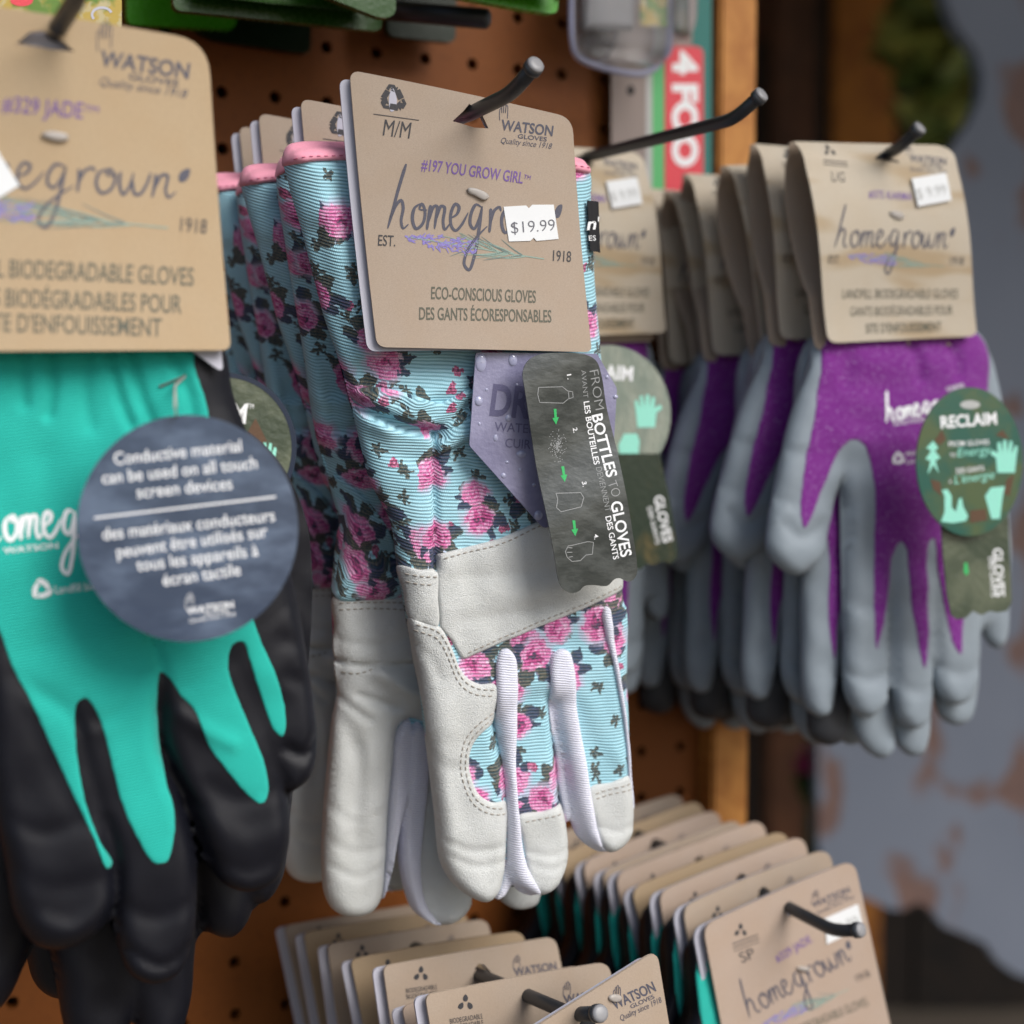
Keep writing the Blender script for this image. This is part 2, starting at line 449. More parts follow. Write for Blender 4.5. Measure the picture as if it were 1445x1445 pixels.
def m_knit(name, c, dark, period=.11, ang=0, rough=.8, bump=.5, specks=0, sheen=.3, diag=0.0):
    n = NT(name); u = n.uv(); s = n.sep(u)
    y = n.m('ADD', n.m('ADD', s[1], n.m('MULTIPLY', s[0], diag)), n.m('MULTIPLY', n.noise(u, 2.2, 2), .06))
    wv = n.m('MULTIPLY_ADD', n.m('SINE', n.m('MULTIPLY', y, 2*math.pi/period)), .5, .5)
    wx = n.m('MULTIPLY_ADD', n.m('SINE', n.m('MULTIPLY', n.m('ADD', s[0], n.m('MULTIPLY', n.m('FLOOR', n.m('DIVIDE', y, period)), period*.3)), 2*math.pi/(period*.62))), .5, .5)
    h = n.m('ADD', wv, n.m('MULTIPLY', wx, .35)); fz = n.noise(u, 14, 3, .7)
    col = n.mix(n.m('MULTIPLY', n.m('SUBTRACT', 1.0, wv), .55), c, dark)
    col = n.mix(n.m('MULTIPLY', n.ss(fz, .35, .75), .25), col, tuple(min(1, x*1.25) for x in c))
    if specks: col = n.mix(n.m('MULTIPLY', n.ss(n.noise(u, 11, 2, .7), .60, .70), specks), col, (.5, .35, .6))
    return n.out(col, rough, .2, n.bump(h, bump, period*.0032), Sheen_Weight=sheen, Sheen_Roughness=.4)
def m_floral(name):
    n = NT(name); u0 = n.uv()
    jit = n.vm('SCALE', n.vm('SUBTRACT', n.noise(u0, 9, 2, .7, 0, True), (.5, .5, .5)), None, .10)
    p = n.vm('ADD', u0, jit); s = n.sep(p); per = .112
    snap = n.comb(n.m('MULTIPLY', n.m('ADD', n.m('FLOOR', n.m('DIVIDE', s[0], .06)), .5), .06), n.m('MULTIPLY', n.m('ADD', n.m('FLOOR', n.m('DIVIDE', s[1], per)), .5), per))
    q = n.mix(.38, p, snap)
    q = n.vm('MULTIPLY', q, (1, 1, 0))
    base = (.37, .68, .79)
    def cell(size, off):
        c = n.vm('ADD', n.vm('SCALE', n.vm('ADD', q, n.vm('SCALE', n.vm('SUBTRACT', n.noise(q, 1.7, 2, .6, 0, True), (.5, .5, .5)), None, .55)), None, 1/size), off)
        v = n.vor(c, 1, 'F1', '2D', .82); loc = n.sep(n.vm('SUBTRACT', c, v.outputs['Position'])); rnd = n.sep(v.outputs['Color'])
        r = n.m('MULTIPLY', n.m('SQRT', n.m('ADD', n.m('MULTIPLY', loc[0], loc[0]), n.m('MULTIPLY', loc[1], loc[1]))), size)
        th = n.m('ADD', n.m('ARCTAN2', loc[1], loc[0]), n.m('MULTIPLY', rnd[1], 6.28))
        return r, th, rnd, loc
    col = n.mix(n.m('MULTIPLY', n.ss(n.noise(u0, .9, 2), .4, .7), .35), base, (.48, .76, .85))
    fine = n.noise(q, 8, 3, .75); fine2 = n.noise(n.vm('ADD', q, (7, 3, 0)), 12, 2, .7)
    leafc = n.ramp(fine2, [(.36, (.008, .007, .012)), (.47, (.035, .03, .018)), (.6, (.13, .105, .05)), (.72, (.03, .028, .015))])
    navy = n.ramp(fine, [(.38, (.006, .006, .02)), (.55, (.025, .022, .085)), (.72, (.06, .055, .17))])
    # small sprigs: little leaves either side of a stem
    for size, off, lo, hi in ((.95, (3.3, 8.1, 0), 0, .45), (1.25, (11.3, 2.6, 0), .0, .42)):
        r, th, rnd, loc = cell(size, off)
        pet = n.m('POWER', n.m('ABSOLUTE', n.m('COSINE', n.m('MULTIPLY', th, 2.5))), .9)
        rr = n.m('MULTIPLY', n.m('MULTIPLY_ADD', pet, .24, .05), n.m('MULTIPLY_ADD', n.m('COSINE', th), .28, .85))
        mk = n.m('MULTIPLY', n.m('LESS_THAN', n.m('ADD', r, n.m('MULTIPLY', n.m('SUBTRACT', fine, .5), .09)), rr), n.m('LESS_THAN', rnd[0], hi))
        col = n.mix(n.m('MULTIPLY', mk, .96), col, leafc)
        bud = n.m('MULTIPLY', n.m('LESS_THAN', n.m('ADD', r, n.m('MULTIPLY', n.m('SUBTRACT', fine, .5), .1)), .17), n.m('GREATER_THAN', rnd[0], .88))
        col = n.mix(bud, col, n.ramp(fine2, [(.38, (.10, .01, .05)), (.5, (.5, .05, .17)), (.66, (.75, .28, .45))]))
    # large roses on dark pointed leaves
    for size, off, hi in ((1.75, (5.2, 1.7, 0), .62), (2.5, (9.4, 6.4, 0), .66)):
        r, th, rnd, loc = cell(size, off)
        R = n.m('MULTIPLY_ADD', rnd[2], .18, .41)
        on = n.m('LESS_THAN', rnd[0], hi)
        wob = n.m('MULTIPLY', n.m('SUBTRACT', n.noise(q, 3.0, 3, .7), .5), .55)
        spike = n.m('POWER', n.m('ABSOLUTE', n.m('COSINE', n.m('MULTIPLY', th, 3.5))), .8)
        side = n.ss(n.m('COSINE', n.m('ADD', th, 1.1)), -.35, .35)
        rl = n.m('MULTIPLY', n.m('MULTIPLY', R, n.m('MULTIPLY_ADD', spike, .95, .95)), n.m('MULTIPLY_ADD', side, .75, .35))
        lf = n.m('MULTIPLY', n.m('LESS_THAN', n.m('ADD', r, n.m('MULTIPLY', n.m('SUBTRACT', fine, .5), .22)), rl), on)
        lc = n.mix(n.ss(n.m('SINE', n.m('MULTIPLY', th, 2)), -.2, .3), leafc, navy)
        halo = n.m('MULTIPLY', n.m('SUBTRACT', 1.0, n.ss(n.m('ADD', n.m('DIVIDE', r, R), wob), .95, 1.5)), on)
        col = n.mix(n.m('MULTIPLY', halo, .85), col, (.62, .55, .74))
        col = n.mix(n.m('MULTIPLY', lf, .97), col, lc)
        t = n.m('ADD', n.m('DIVIDE', r, R), wob)
        ring = n.m('MULTIPLY', n.m('SINE', n.m('ADD', n.m('ADD', n.m('MULTIPLY', t, 13), n.m('MULTIPLY', th, 2)), n.m('MULTIPLY', fine, 9))), .15)
        pet = n.m('ADD', n.m('MULTIPLY', t, .8), n.m('ADD', ring, n.m('MULTIPLY', n.m('SUBTRACT', fine2, .5), .55)))
        pv = n.vor(n.vm('ADD', q, n.vm('SCALE', n.noise(q, 5, 2, .6, 0, True), None, .2)), 4.4, 'F1', '2D'); pe = n.vor(n.vm('ADD', q, n.vm('SCALE', n.noise(q, 5, 2, .6, 0, True), None, .2)), 4.4, 'DISTANCE_TO_EDGE', '2D')
        pet = n.m('ADD', n.m('MULTIPLY_ADD', pet, .60, .10), n.m('MULTIPLY', n.sep(pv.outputs['Color'])[0], .42))
        pet = n.m('SUBTRACT', pet, n.m('MULTIPLY', n.m('SUBTRACT', 1.0, n.ss(pe.outputs['Distance'], .0, .2)), .12))
        rc = n.ramp(pet, [(.10, (.018, .008, .05)), (.22, (.20, .012, .09)), (.36, (.62, .03, .25)), (.50, (.78, .17, .44)), (.61, (.86, .46, .70)), (.7, (.68, .06, .30)), (.84, (.85, .38, .62)), (.98, (.85, .64, .80))])
        rose = n.m('MULTIPLY', n.m('SUBTRACT', 1.0, n.ss(n.m('ADD', t, n.m('MULTIPLY', n.m('SUBTRACT', fine, .5), .5)), .93, 1.04)), on)
        col = n.mix(n.m('MULTIPLY', rose, .97), col, rc)
    # ribs of the woven band: real relief in the cloth
    su = n.sep(u0)
    y = n.m('ADD', su[1], n.m('MULTIPLY', n.noise(u0, 2.5, 2), .03))
    wv = n.m('MULTIPLY_ADD', n.m('SINE', n.m('MULTIPLY', y, 2*math.pi/per)), .5, .5)
    wx = n.m('MULTIPLY_ADD', n.m('SINE', n.m('ADD', n.m('MULTIPLY', su[0], 2*math.pi/.062), n.m('MULTIPLY', n.m('FLOOR', n.m('DIVIDE', y, per)), 3.14))), .5, .5)
    h = n.m('ADD', n.m('POWER', wv, .7), n.m('MULTIPLY', wx, .22))
    thread = n.mix(n.m('MULTIPLY', n.m('POWER', wv, 2.0), .10), col, (.80, .90, .92))
    thread = n.mix(n.m('MULTIPLY', n.m('POWER', n.m('SUBTRACT', 1.0, wv), 2.5), .5), thread, (.05, .13, .17))
    return n.out(thread, .72, .25, n.bump(h, .75, .00036), Sheen_Weight=.15, Sheen_Roughness=.4)
def m_leather(name, c):
    n = NT(name); u = n.uv()
    v = n.vor(n.vm('MULTIPLY', n.vm('ADD', u, n.vm('SCALE', n.noise(u, 7, 2, .5, 0, True), None, .1)), (1, 1.25, 1)), 22, 'F1', '2D')
    g = n.m('SUBTRACT', 1.0, n.ss(v.outputs['Distance'], .1, .62)); cr = n.noise(n.vm('MULTIPLY', u, (1, 2.1, 1)), 2.2, 4, .62, .6); big = n.noise(u, .55, 3)
    crease = n.m('SUBTRACT', 1.0, n.ss(n.m('ABSOLUTE', n.m('SUBTRACT', cr, .5)), 0, .035))
    col = n.mix(n.m('MULTIPLY', n.ss(big, .35, .7), .5), c, tuple(x*y for x, y in zip(c, (.9, .9, .88))))
    col = n.mix(n.m('MULTIPLY', n.ss(n.noise(u, 3.5, 3, .7), .55, .8), .22), col, tuple(x*y for x, y in zip(c, (.8, .78, .72))))
    nb = n.bump(g, .6, .0002); nb = n.bump(n.m('SUBTRACT', n.m('MULTIPLY', cr, .40), n.m('MULTIPLY', crease, .10)), .32, .0016, nb)
    return n.out(col, .46, .4, nb)
def m_dip(name, c, rough=.42, spec=.5, scale=26, bump=.12):
    n = NT(name); u = n.uv(); f = n.noise(u, scale, 3, .6); b = n.noise(u, .8, 2)
    col = n.mix(b, tuple(x*.82 for x in c), tuple(x*1.15 for x in c)); col = n.mix(n.m('MULTIPLY', n.ss(f, .55, .75), .25), col, tuple(min(1, x*1.5+.01) for x in c))
    return n.out(col, n.m('MULTIPLY_ADD', f, .25, rough-.1), spec, n.bump(n.m('ADD', f, n.m('MULTIPLY', b, 2)), bump, .0005))
def m_tag(name, c1, c2, sc=1.0, rough=.25, bump=.2, bs=6, spec=.5, coat=.4, stretch=(1, 1, 1), lo=.4, hi=.62):
    n = NT(name); u = n.uv(); f = n.noise(n.vm('MULTIPLY', u, stretch), sc, 4, .6); g = n.noise(n.vm('MULTIPLY', u, stretch), bs, 4, .55)
    return n.out(n.mix(n.ss(f, lo, hi), c1, c2), rough, spec, n.bump(g, bump, .0008), Coat_Weight=coat, Coat_Roughness=rough*.7)
def m_ink(name, c, rough=.55):
    n = NT(name); u = n.uv(); f = n.noise(u, 18, 3, .7)
    return n.out(n.mix(n.ss(f, .3, .8), c, tuple(min(1, x*1.25+.015) for x in c)), rough, .3)
def m_wood(name, c, d, sc=(40, 40, 2.0), rough=.5):
    n = NT(name); u = n.vm('MULTIPLY', n.obj(), sc); f = n.noise(u, 1.3, 5, .65, .8)
    return n.out(n.mix(n.ss(f, .3, .7), d, c), rough, .35, n.bump(f, .25, .001))
M = {
 'kraft': m_kraft('kraft', (.40, .32, .25)), 'kraft_yellow': m_kraft('kraft yellow', (.44, .33, .205)),
 'kraft_stain': m_kraft('kraft water stained', (.53, .465, .37), .55), 'kraft_pink': m_kraft('kraft rosy', (.43, .335, .27)), 'kraft_ochre': m_kraft('kraft ochre', (.39, .29, .185)),
 'card_white': m_plain('white card', (.46, .46, .53), .5, .4, .04),
 'ink': m_ink('dark ink', (.045, .044, .048)), 'ink_slate': m_ink('slate ink', (.075, .075, .10)), 'ink_green': m_ink('green grey ink', (.10, .10, .075)),
 'ink_purple': m_ink('purple ink', (.15, .085, .27)), 'ink_white': m_ink('white ink', (.80, .82, .84)), 'lavender': m_ink('lavender print', (.24, .20, .50)),
 'stem': m_ink('sprig print', (.24, .33, .28)), 'stem2': m_ink('dark sprig print', (.14, .20, .19)), 'ink_pale': m_ink('pale print', (.42, .43, .42)),
 'sticker': m_plain('sticker paper', (.74, .76, .77), .55, .35, .03), 'ink_faint': m_ink('thermal print', (.12, .12, .14)),
 'floral': m_floral('floral ribbed cloth'), 'pink': m_knit('pink binding', (.84, .36, .46), (.70, .24, .34), .03, rough=.7, bump=.15),
 'pink_thread': m_plain('pink thread', (.62, .16, .26), .7), 'leather': m_leather('pale grain leather', (.60, .62, .61)), 'leather_grey': m_leather('grey grain leather', (.50, .48, .45)),
 'thread': m_plain('cream thread', (.36, .33, .29), .7), 'white_knit': m_knit('white ribbed knit', (.80, .81, .90), (.50, .52, .72), .085, rough=.85, bump=.8, diag=.12),
 'teal': m_knit('teal knit', (.022, .46, .38), (.012, .33, .28), .085, rough=.75, bump=.6, sheen=.2, diag=-.12), 'nitrile': m_dip('black nitrile', (.0045, .005, .009), .42, .28, 30, .3),
 'purple': m_knit('purple knit', (.20, .022, .25), (.12, .012, .155), .055, rough=.75, bump=.4, specks=1.6), 'grey_dip': m_dip('grey nitrile', (.25, .295, .335), .5, .3, 40, .15), 'dark_dip': m_dip('charcoal nitrile', (.035, .037, .042), .5, .4, 40, .15),
 'navy_tag': m_tag('navy gloss card', (.026, .045, .088), (.10, .14, .215), .35, .26, .2, 1.2, .5, .8, (1, 2.2, 1), .4, .7), 'navy_dark': m_plain('navy rim', (.015, .025, .05), .3),
 'green_tag': m_tag('green gloss card', (.012, .10, .075), (.075, .115, .05), .35, .28, .08, 3, .5, .5), 'green_tag_pale': m_tag('scuffed green card', (.20, .245, .20), (.29, .32, .26), .8, .4, .6, 5, .5, .4, (2, .6, 1)),
 'olive_tag': m_tag('olive gloss card', (.045, .065, .04), (.11, .13, .085), .4, .32, .5, 3.5, .5, .4), 'bottle_tag': m_tag('charcoal film card', (.034, .040, .037), (.072, .080, .076), .8, .34, .22, 3.2, .55, .4, (1.0, 1.7, 1)),
 'dark_tag': m_tag('dark photo card', (.012, .028, .016), (.13, .095, .03), .6, .3, .3, 4, .5, .5, (1, .7, 1), .52, .75), 'lav_tag': m_tag('lavender card', (.19, .185, .30), (.27, .265, .40), .45, .35, .25, 7, .5, .4),
 'lav_deep': m_ink('deep lavender print', (.105, .10, .185)), 'mint': m_ink('mint print', (.28, .68, .55)), 'brown_print': m_ink('brown print', (.10, .055, .03)), 'arrow': m_ink('bright green print', (.04, .42, .12)), 'film_line': m_ink('pale line print', (.30, .31, .31)),
 'drop': m_plain('water drop print', (.36, .37, .52), .08, .8, .1), 'hook': m_dip('black hook metal', (.022, .025, .03), .38, .5, 12, .2), 'hook_tip': m_dip('worn steel', (.24, .24, .25), .4, .6, 12, .2),
 'clear': None, 'barb': m_plain('translucent nylon', (.56, .52, .48), .4, .4, .05, Transmission_Weight=.4), 'woven': m_plain('black woven tape', (.012, .012, .014), .8),
}
n = NT('clear plastic'); M['clear'] = n.out((.93, .93, .95), .08, .5, None, Transmission_Weight=.92, IOR=1.2)
n = NT('hardboard'); u = n.obj(); f = n.noise(u, 22, 4, .6); g = n.noise(u, 300, 2, .7)
M['board'] = n.out(n.mix(n.m('MULTIPLY', n.ss(g, .5, .75), .35), n.mix(f, (.155, .046, .009), (.215, .070, .015)), (.09, .028, .008)), .55, .2, n.bump(n.m('ADD', f, g), .12, .001))
M['trim'] = m_wood('varnished pine', (.56, .25, .06), (.40, .15, .032)); M['dark_wood'] = m_wood('shade-darkened timber', (.020, .013, .009), (.008, .006, .005), (6, 6, .6), .7)  # near-black timber: background shade is partly mixed into the colour
M['post_wood'] = m_wood('brown timber', (.15, .06, .028), (.07, .03, .015), (10, 10, .8), .65); M['plank_wood'] = m_wood('rusty orange timber', (.55, .22, .04), (.26, .09, .022), (7, 7, 1.2), .65)
M['green_pack'] = m_dip('green gloss plastic', (.014, .060, .004), .25, .35, 6, .3); M['green_dark'] = m_dip('dark green plastic', (.003, .014, .003), .3, .3, 6, .3); M['green_bright'] = m_dip('bright green plastic', (.05, .27, .008), .25, .4, 6, .2)
M['red'] = m_ink('red print', (.64, .055, .075), .3); M['strip_green'] = m_ink('green print', (.09, .40, .14), .3); M['teal_print'] = m_ink('teal print', (.015, .15, .13), .3); M['grey_card'] = m_plain('grey card', (.27, .22, .20), .6, .3, .1)
n = NT('peeling grey paint'); u = n.obj()
f = n.noise(n.vm('MULTIPLY', u, (1.15, .75, 1)), 11.5, 3, .5, .4); g = n.noise(u, 6, 3); e = n.noise(u, 120, 3, .7)
pl = n.ss(n.m('ADD', f, n.m('MULTIPLY', n.m('SUBTRACT', e, .5), .05)), .535, .60)
M['peel'] = n.out(n.mix(n.m('MULTIPLY', pl, .8), n.mix(g, (.17, .198, .255), (.24, .268, .33)), n.mix(n.ss(e, .4, .65), (.17, .08, .05), (.22, .11, .065))), .6, .35, n.bump(n.m('SUBTRACT', n.m('MULTIPLY', e, .1), pl), .3, .003))
n = NT('foliage'); u = n.obj(); M['leaf'] = n.out(n.mix(n.ss(n.noise(u, 14, 2), .4, .65), (.09, .15, .03), (.32, .32, .07)), .5, .4)
M['leaf_bright'] = m_plain('leaf', (.02, .11, .02), .5); M['petal'] = m_plain('magenta petal', (.5, .03, .20), .6)
n = NT('packed earth'); u = n.obj(); M['ground'] = n.out(n.mix(n.noise(u, 3, 5, .65), (.11, .09, .07), (.19, .155, .12)), .9, .2, n.bump(n.noise(u, 30, 5), .4, .01))
n = NT('seed packet print'); u = n.uv(); f = n.noise(u, 1.1, 3); M['seed'] = n.out(n.mix(n.ss(f, .42, .55), (.10, .20, .02), n.mix(n.ss(n.noise(u, 2, 3), .5, .6), (.42, .30, .05), (.45, .38, .2))), .3, .4)
# ------------------------------------------------------------------ the setting
def grid_sheet(name, mat, x0, x1, y0, y1, z, k):
    V = []; Fc = []
    for j in range(k+1):
        for i in range(k+1): V.append((x0+(x1-x0)*i/k, y0+(y1-y0)*j/k, z))
    for j in range(k):
        for i in range(k): a = j*(k+1)+i; Fc.append((a, a+1, a+k+2, a+k+1))
    return link(name, make_mesh(name, V, Fc, mat), Matrix.Identity(4))
tag(grid_sheet('ground', M['ground'], -60, 60, -60, 60, 0, 8), kind='structure')
# shed wall of planks far behind, its deep shade partly in the colour
class WF:                                    # an upright frame in plain world axes
    def __init__(s, x, y, z): s.O = Vector((x, y, z)); s.M = Matrix(((1, 0, 0, x), (0, 0, -1, y), (0, 1, 0, z), (0, 0, 0, 1)))
wf = WF(0, 2.9, 0)
tag(box('added_shade_roof', M['dark_wood'], WF(0, 0, 0), -3.5, 3.5, 2.28, 2.34, -3.4, -.02, None, .01), kind='structure')  # unseen slab added overhead to block sky light and darken the gaps
shed = thing('shed_wall', 'shade-darkened timber wall in deep shade behind the display', 'wall', wf.M)
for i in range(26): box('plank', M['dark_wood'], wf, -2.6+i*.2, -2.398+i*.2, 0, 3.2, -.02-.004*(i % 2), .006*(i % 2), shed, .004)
def px_world(px, py, y):
    """point where the photo ray meets the vertical plane at distance y"""
    d = P3(px, py, 1)-CAM; return CAM+d*(y/d.y)
def upright(name, mat, pxl, pxr, y, z0, z1, th, label, cat):
    a = px_world(pxl, 300, y).x; b = px_world(pxr, 300, y).x; f = WF(0, y, 0)
    return tag(box(name, mat, f, a, b, z0, z1, -th, 0, None, .006), label, cat)
upright('timber_post', M['post_wood'], 1092, 1150, 2.3, 0, 3.0, .08, 'brown square timber post standing behind the pegboard edge', 'post')
upright('timber_board', M['plank_wood'], 1172, 1262, 2.5, 0, 3.0, .03, 'rusty orange upright board between the brown post and the hanging plant', 'board')
a = px_world(1035, 16, 2.4); b = px_world(1130, 16, 2.4)
tag(box('cross_beam', M['post_wood'], WF(0, 2.4, 0), a.x-.9, b.x+.02, a.z-.03, a.z+.03, -.06, 0, None, .004), 'brown crossbeam running behind the top of the pegboard', 'beam')
# leafy bush at the far upper right
def leaf_cloud(name, mat, c, r, n, parent, M0, size=.035, seed=1):
    rnd = random.Random(seed); V = []; Fc = []
    for i in range(n):
        d = Vector((rnd.gauss(0, 1), rnd.gauss(0, 1), rnd.gauss(0, 1))).normalized()*(rnd.random()**.45)
        p = Vector(c)+Vector((d.x*r[0], d.y*r[1], d.z*r[2])); a = Vector((rnd.gauss(0, 1), rnd.gauss(0, 1), rnd.gauss(0, .7))).normalized(); b = a.cross(Vector((rnd.gauss(0, 1), rnd.gauss(0, 1), 1))).normalized()
        L = size*rnd.uniform(.6, 1.4); k = len(V); nn = a.cross(b)
        V += [p-a*L, p-a*L*.2+b*L*.42+nn*L*.1, p+a*L*.5+b*L*.28, p+a*L, p+a*L*.5-b*L*.28, p-a*L*.2-b*L*.42+nn*L*.1]
        Fc += [(k, k+1, k+2, k+3), (k, k+3, k+4, k+5)]
    return link(name, make_mesh(name, [M0.inverted() @ v for v in V], Fc, mat, None, False), M0, parent)
c = px_world(1328, 60, 2.15); Mb = Matrix.Translation((c.x, 2.15, c.z+1.2))
bush = thing('hanging_plant', 'dark leafy hanging plant in the curve of the grey peeling board', 'plant', Mb)
leaf_cloud('foliage', M['leaf'], (c.x, 2.15, c.z+.06), (.078, .10, .24), 300, bush, Mb, .035, 3)
tube('stem', M['post_wood'], [(c.x, 2.15, c.z+1.2), (c.x, 2.15, c.z+.6), (c.x, 2.15, c.z)], [.004, .004, .008], bush, 8, Mb)
# a magenta flower low down against the dark
c = px_world(1144, 1075, 1.62); Mf = Matrix.Translation((c.x, c.y, 0)); fl = thing('potted_flower', 'small magenta flower on a green stem against the dark gap', 'flower', Mf)
leaf_cloud('blossom', M['petal'], c, (.017, .017, .015), 60, fl, Mf, .012, 5); c2 = px_world(1140, 1105, 1.62)
leaf_cloud('leaves', M['leaf_bright'], c2, (.012, .012, .022), 40, fl, Mf, .012, 6); tube('stem', M['leaf_bright'], [(c.x, c.y, 0), (c.x, c.y, c.z)], [.004, .003], fl, 6, Mf)
# grey peeling board with a scalloped edge
f_pan = Frame(1300, 700, 1.45, yaw=6)
pan = [(1312, -90), (1328, 0), (1344, 40), (1371, 75), (1381, 108), (1379, 139), (1363, 175), (1334, 215), (1290, 250), (1215, 330), (1172, 450), (1155, 600), (1150, 900), (1150, 1180), (1158, 1236), (1188, 1252), (1222, 1264), (1252, 1278), (1270, 1279), (1290, 1268), (1306, 1277), (1326, 1302), (1352, 1312), (1385, 1326), (1402, 1352), (1425, 1368), (1462, 1380), (1560, 1430), (1760, 1430), (1760, -90)]
pt = thing('painted_board', 'large grey painted board with scalloped edge and rusty peeling patches', 'board', f_pan.M)
plate('board_panel', M['peel'], pan, f_pan, pt, .022, step=12, grid=60)
# ------------------------------------------------------------------ pegboard
f_b = Frame(378, 262, .632, yaw=27.8)
pg = thing('pegboard', 'orange brown hardboard pegboard with pine edging carrying all the hooks', 'pegboard', f_b.M)
def b_uv(px, py): return f_b.uv([(px, py)])[0]
pitch_h = .0232; uh, vh = b_uv(793, 33); ue = b_uv(966, 1000)[0]
def peg_panel():
    V = []; Fc = []; r = .0026; n = 12; h = pitch_h/2
    i0 = -22; i1 = int((ue-uh)/pitch_h)
    corner = [(-h, -h), (0, -h), (h, -h), (h, 0), (h, h), (0, h), (-h, h), (-h, 0)]
    for i in range(i0, i1+1):
        for j in range(-32, 14):
            cx, cy = uh+i*pitch_h, vh+j*pitch_h; k = len(V)
            V += [(cx+x, cy+y, 0) for x, y in corner]
            V += [(cx+r*math.cos(2*math.pi*q/16-math.pi*.75), cy+r*math.sin(2*math.pi*q/16-math.pi*.75), 0) for q in range(16)]
            V += [(cx+r*math.cos(2*math.pi*q/16-math.pi*.75), cy+r*math.sin(2*math.pi*q/16-math.pi*.75), -.006) for q in range(16)]
            for q in range(8):
                a = k+8+2*q; Fc.append((k+q, k+(q+1) % 8, k+8+(2*q+2) % 16, a+1, a))
            for q in range(16):
                a, b = k+8+q, k+8+(q+1) % 16; Fc.append((a, b, b+16, a+16))
    Fc = [f for f in Fc]
    o = link('perforated_panel', make_mesh('perforated_panel', V, Fc, M['board'], None, False), f_b.M, pg)
    return uh+(i1+.5)*pitch_h
u_end = peg_panel()
v0, v1 = vh-32.5*pitch_h, vh+13.5*pitch_h
box('dark_backing', M['dark_wood'], f_b, uh-22.5*pitch_h, u_end, v0, v1, -.03, -.012, pg, 0)  # dark sheet added behind so the peg holes read as shaded depth
box('edge_trim', M['trim'], f_b, u_end, u_end+.022, v0, v1, -.03, .012, pg, .0015)
# ------------------------------------------------------------------ hooks
HD = Vector(-f_b.N)                       # away from the viewer, into the board
def hook(label, base, hole, elbow, tip, r=.0024):
    b, h, t = (P3(*x) for x in (base, hole, tip)); e = P3(*elbow) if not isinstance(elbow, float) else h+(h-b).normalized()*elbow
    Mh = Matrix.Translation(b); root = thing('peg_hook', label, 'hook', Mh, 'black wire hooks pushed into the pegboard')
    pts = [b, h, e]; d0 = (e-h).normalized(); d1 = (t-e).normalized(); out = [b, h, e-d0*.006]
    for k in range(1, 6):
        a = k/6; out.append((1-a)**2*(e-d0*.006)+2*a*(1-a)*e+a*a*(e+d1*.006))
    out += [e+d1*.006, t-d1*.0012]
    tube('wire', M['hook'], out, [r]*len(out), root, 18, Mh)
    q = [t-d1*.0035, t-d1*.003, t-d1*.001, t, t+d1*.0004]; tube('tip', M['hook_tip'], q[2:], [r*1.22, r*1.12, r*.7], root, 18, Mh); tube('tip_collar', M['hook'], q[:3], [r*1.02, r*1.25, r*1.25], root, 18, Mh)
    return root
H_FL = hook('black hook with upturned tip through the floral glove card', (413, 255, .64), (664, 160, .4845), (722, 132, .4625), (757, 90, .451))
H_TE = hook('black hook cut off by the top edge above the teal glove card', (-99, 245, .625), (70, 58, .392), (112, -8, .362), (116, -60, .352))
H_LO = hook('long bare black hook with worn tip in front of the red printed strip', (702, 262, .705), (838, 219, .625), (1036, 168, .536), (1076, 132, .527))
H_PU = hook('black hook through the stained card of the front purple gloves', (958, 279, .737), (1252, 218, .605), (1272, 206, .590), (1299, 179, .583))
H_RI = hook('black hook crossing the price sticker of the lower right card stack', (822, 1141, .725), (1112, 1280, .588), (1178, 1314, .561), (1216, 1312, .552))
H_MI = hook('black hook poking out among the lower middle card stack', (489, 1296, .664), (745, 1405, .515), .03, (848, 1430, .472))
# ------------------------------------------------------------------ print shared by the cards
HG = [[(.9, 2.55), (.55, 1.6), (.25, .65), (.03, 0)], [(.12, .3), (.42, .9), (.72, 1.12), (.86, .85), (.78, .3), (.92, .02), (1.2, .2)],
 [(1.85, 1.02), (1.52, .85), (1.42, .38), (1.65, .03), (2.0, .22), (2.12, .7), (1.92, 1.02), (1.8, .8), (2.25, .78)],
 [(2.42, .98), (2.33, .45), (2.27, .0)], [(2.32, .3), (2.6, .92), (2.78, .95), (2.75, .4), (2.7, .05)], [(2.74, .35), (3.02, .95), (3.22, .92), (3.18, .35), (3.3, .04), (3.58, .3)],
 [(3.6, .5), (3.95, .66), (4.06, .95), (3.85, 1.06), (3.62, .72), (3.66, .2), (3.92, .02), (4.25, .25), (4.6, .75)],
 [(5.36, .98), (5.05, 1.08), (4.78, .72), (4.76, .28), (4.98, .12), (5.25, .5), (5.4, 1.02)], [(5.4, 1.02), (5.27, .1), (5.08, -.9), (4.78, -1.5), (4.5, -1.3), (4.62, -.8), (5.1, -.25), (5.75, .25)],
 [(5.9, .95), (5.92, .45), (5.88, .0)], [(5.91, .4), (6.12, .88), (6.42, 1.02), (6.5, .85)],
 [(7.0, 1.02), (6.68, .85), (6.58, .38), (6.8, .03), (7.15, .22), (7.27, .7), (7.06, 1.02), (6.95, .8), (7.4, .8)],
 [(7.48, .95), (7.46, .42), (7.62, .03), (7.86, .42), (7.96, .92)], [(7.95, .6), (8.04, .1), (8.24, .08), (8.5, .55), (8.62, 1.0)],
 [(8.82, .95), (8.78, .4), (8.72, 0)], [(8.77, .3), (9.05, .92), (9.26, .92), (9.22, .3), (9.35, .04), (9.62, .3)]]
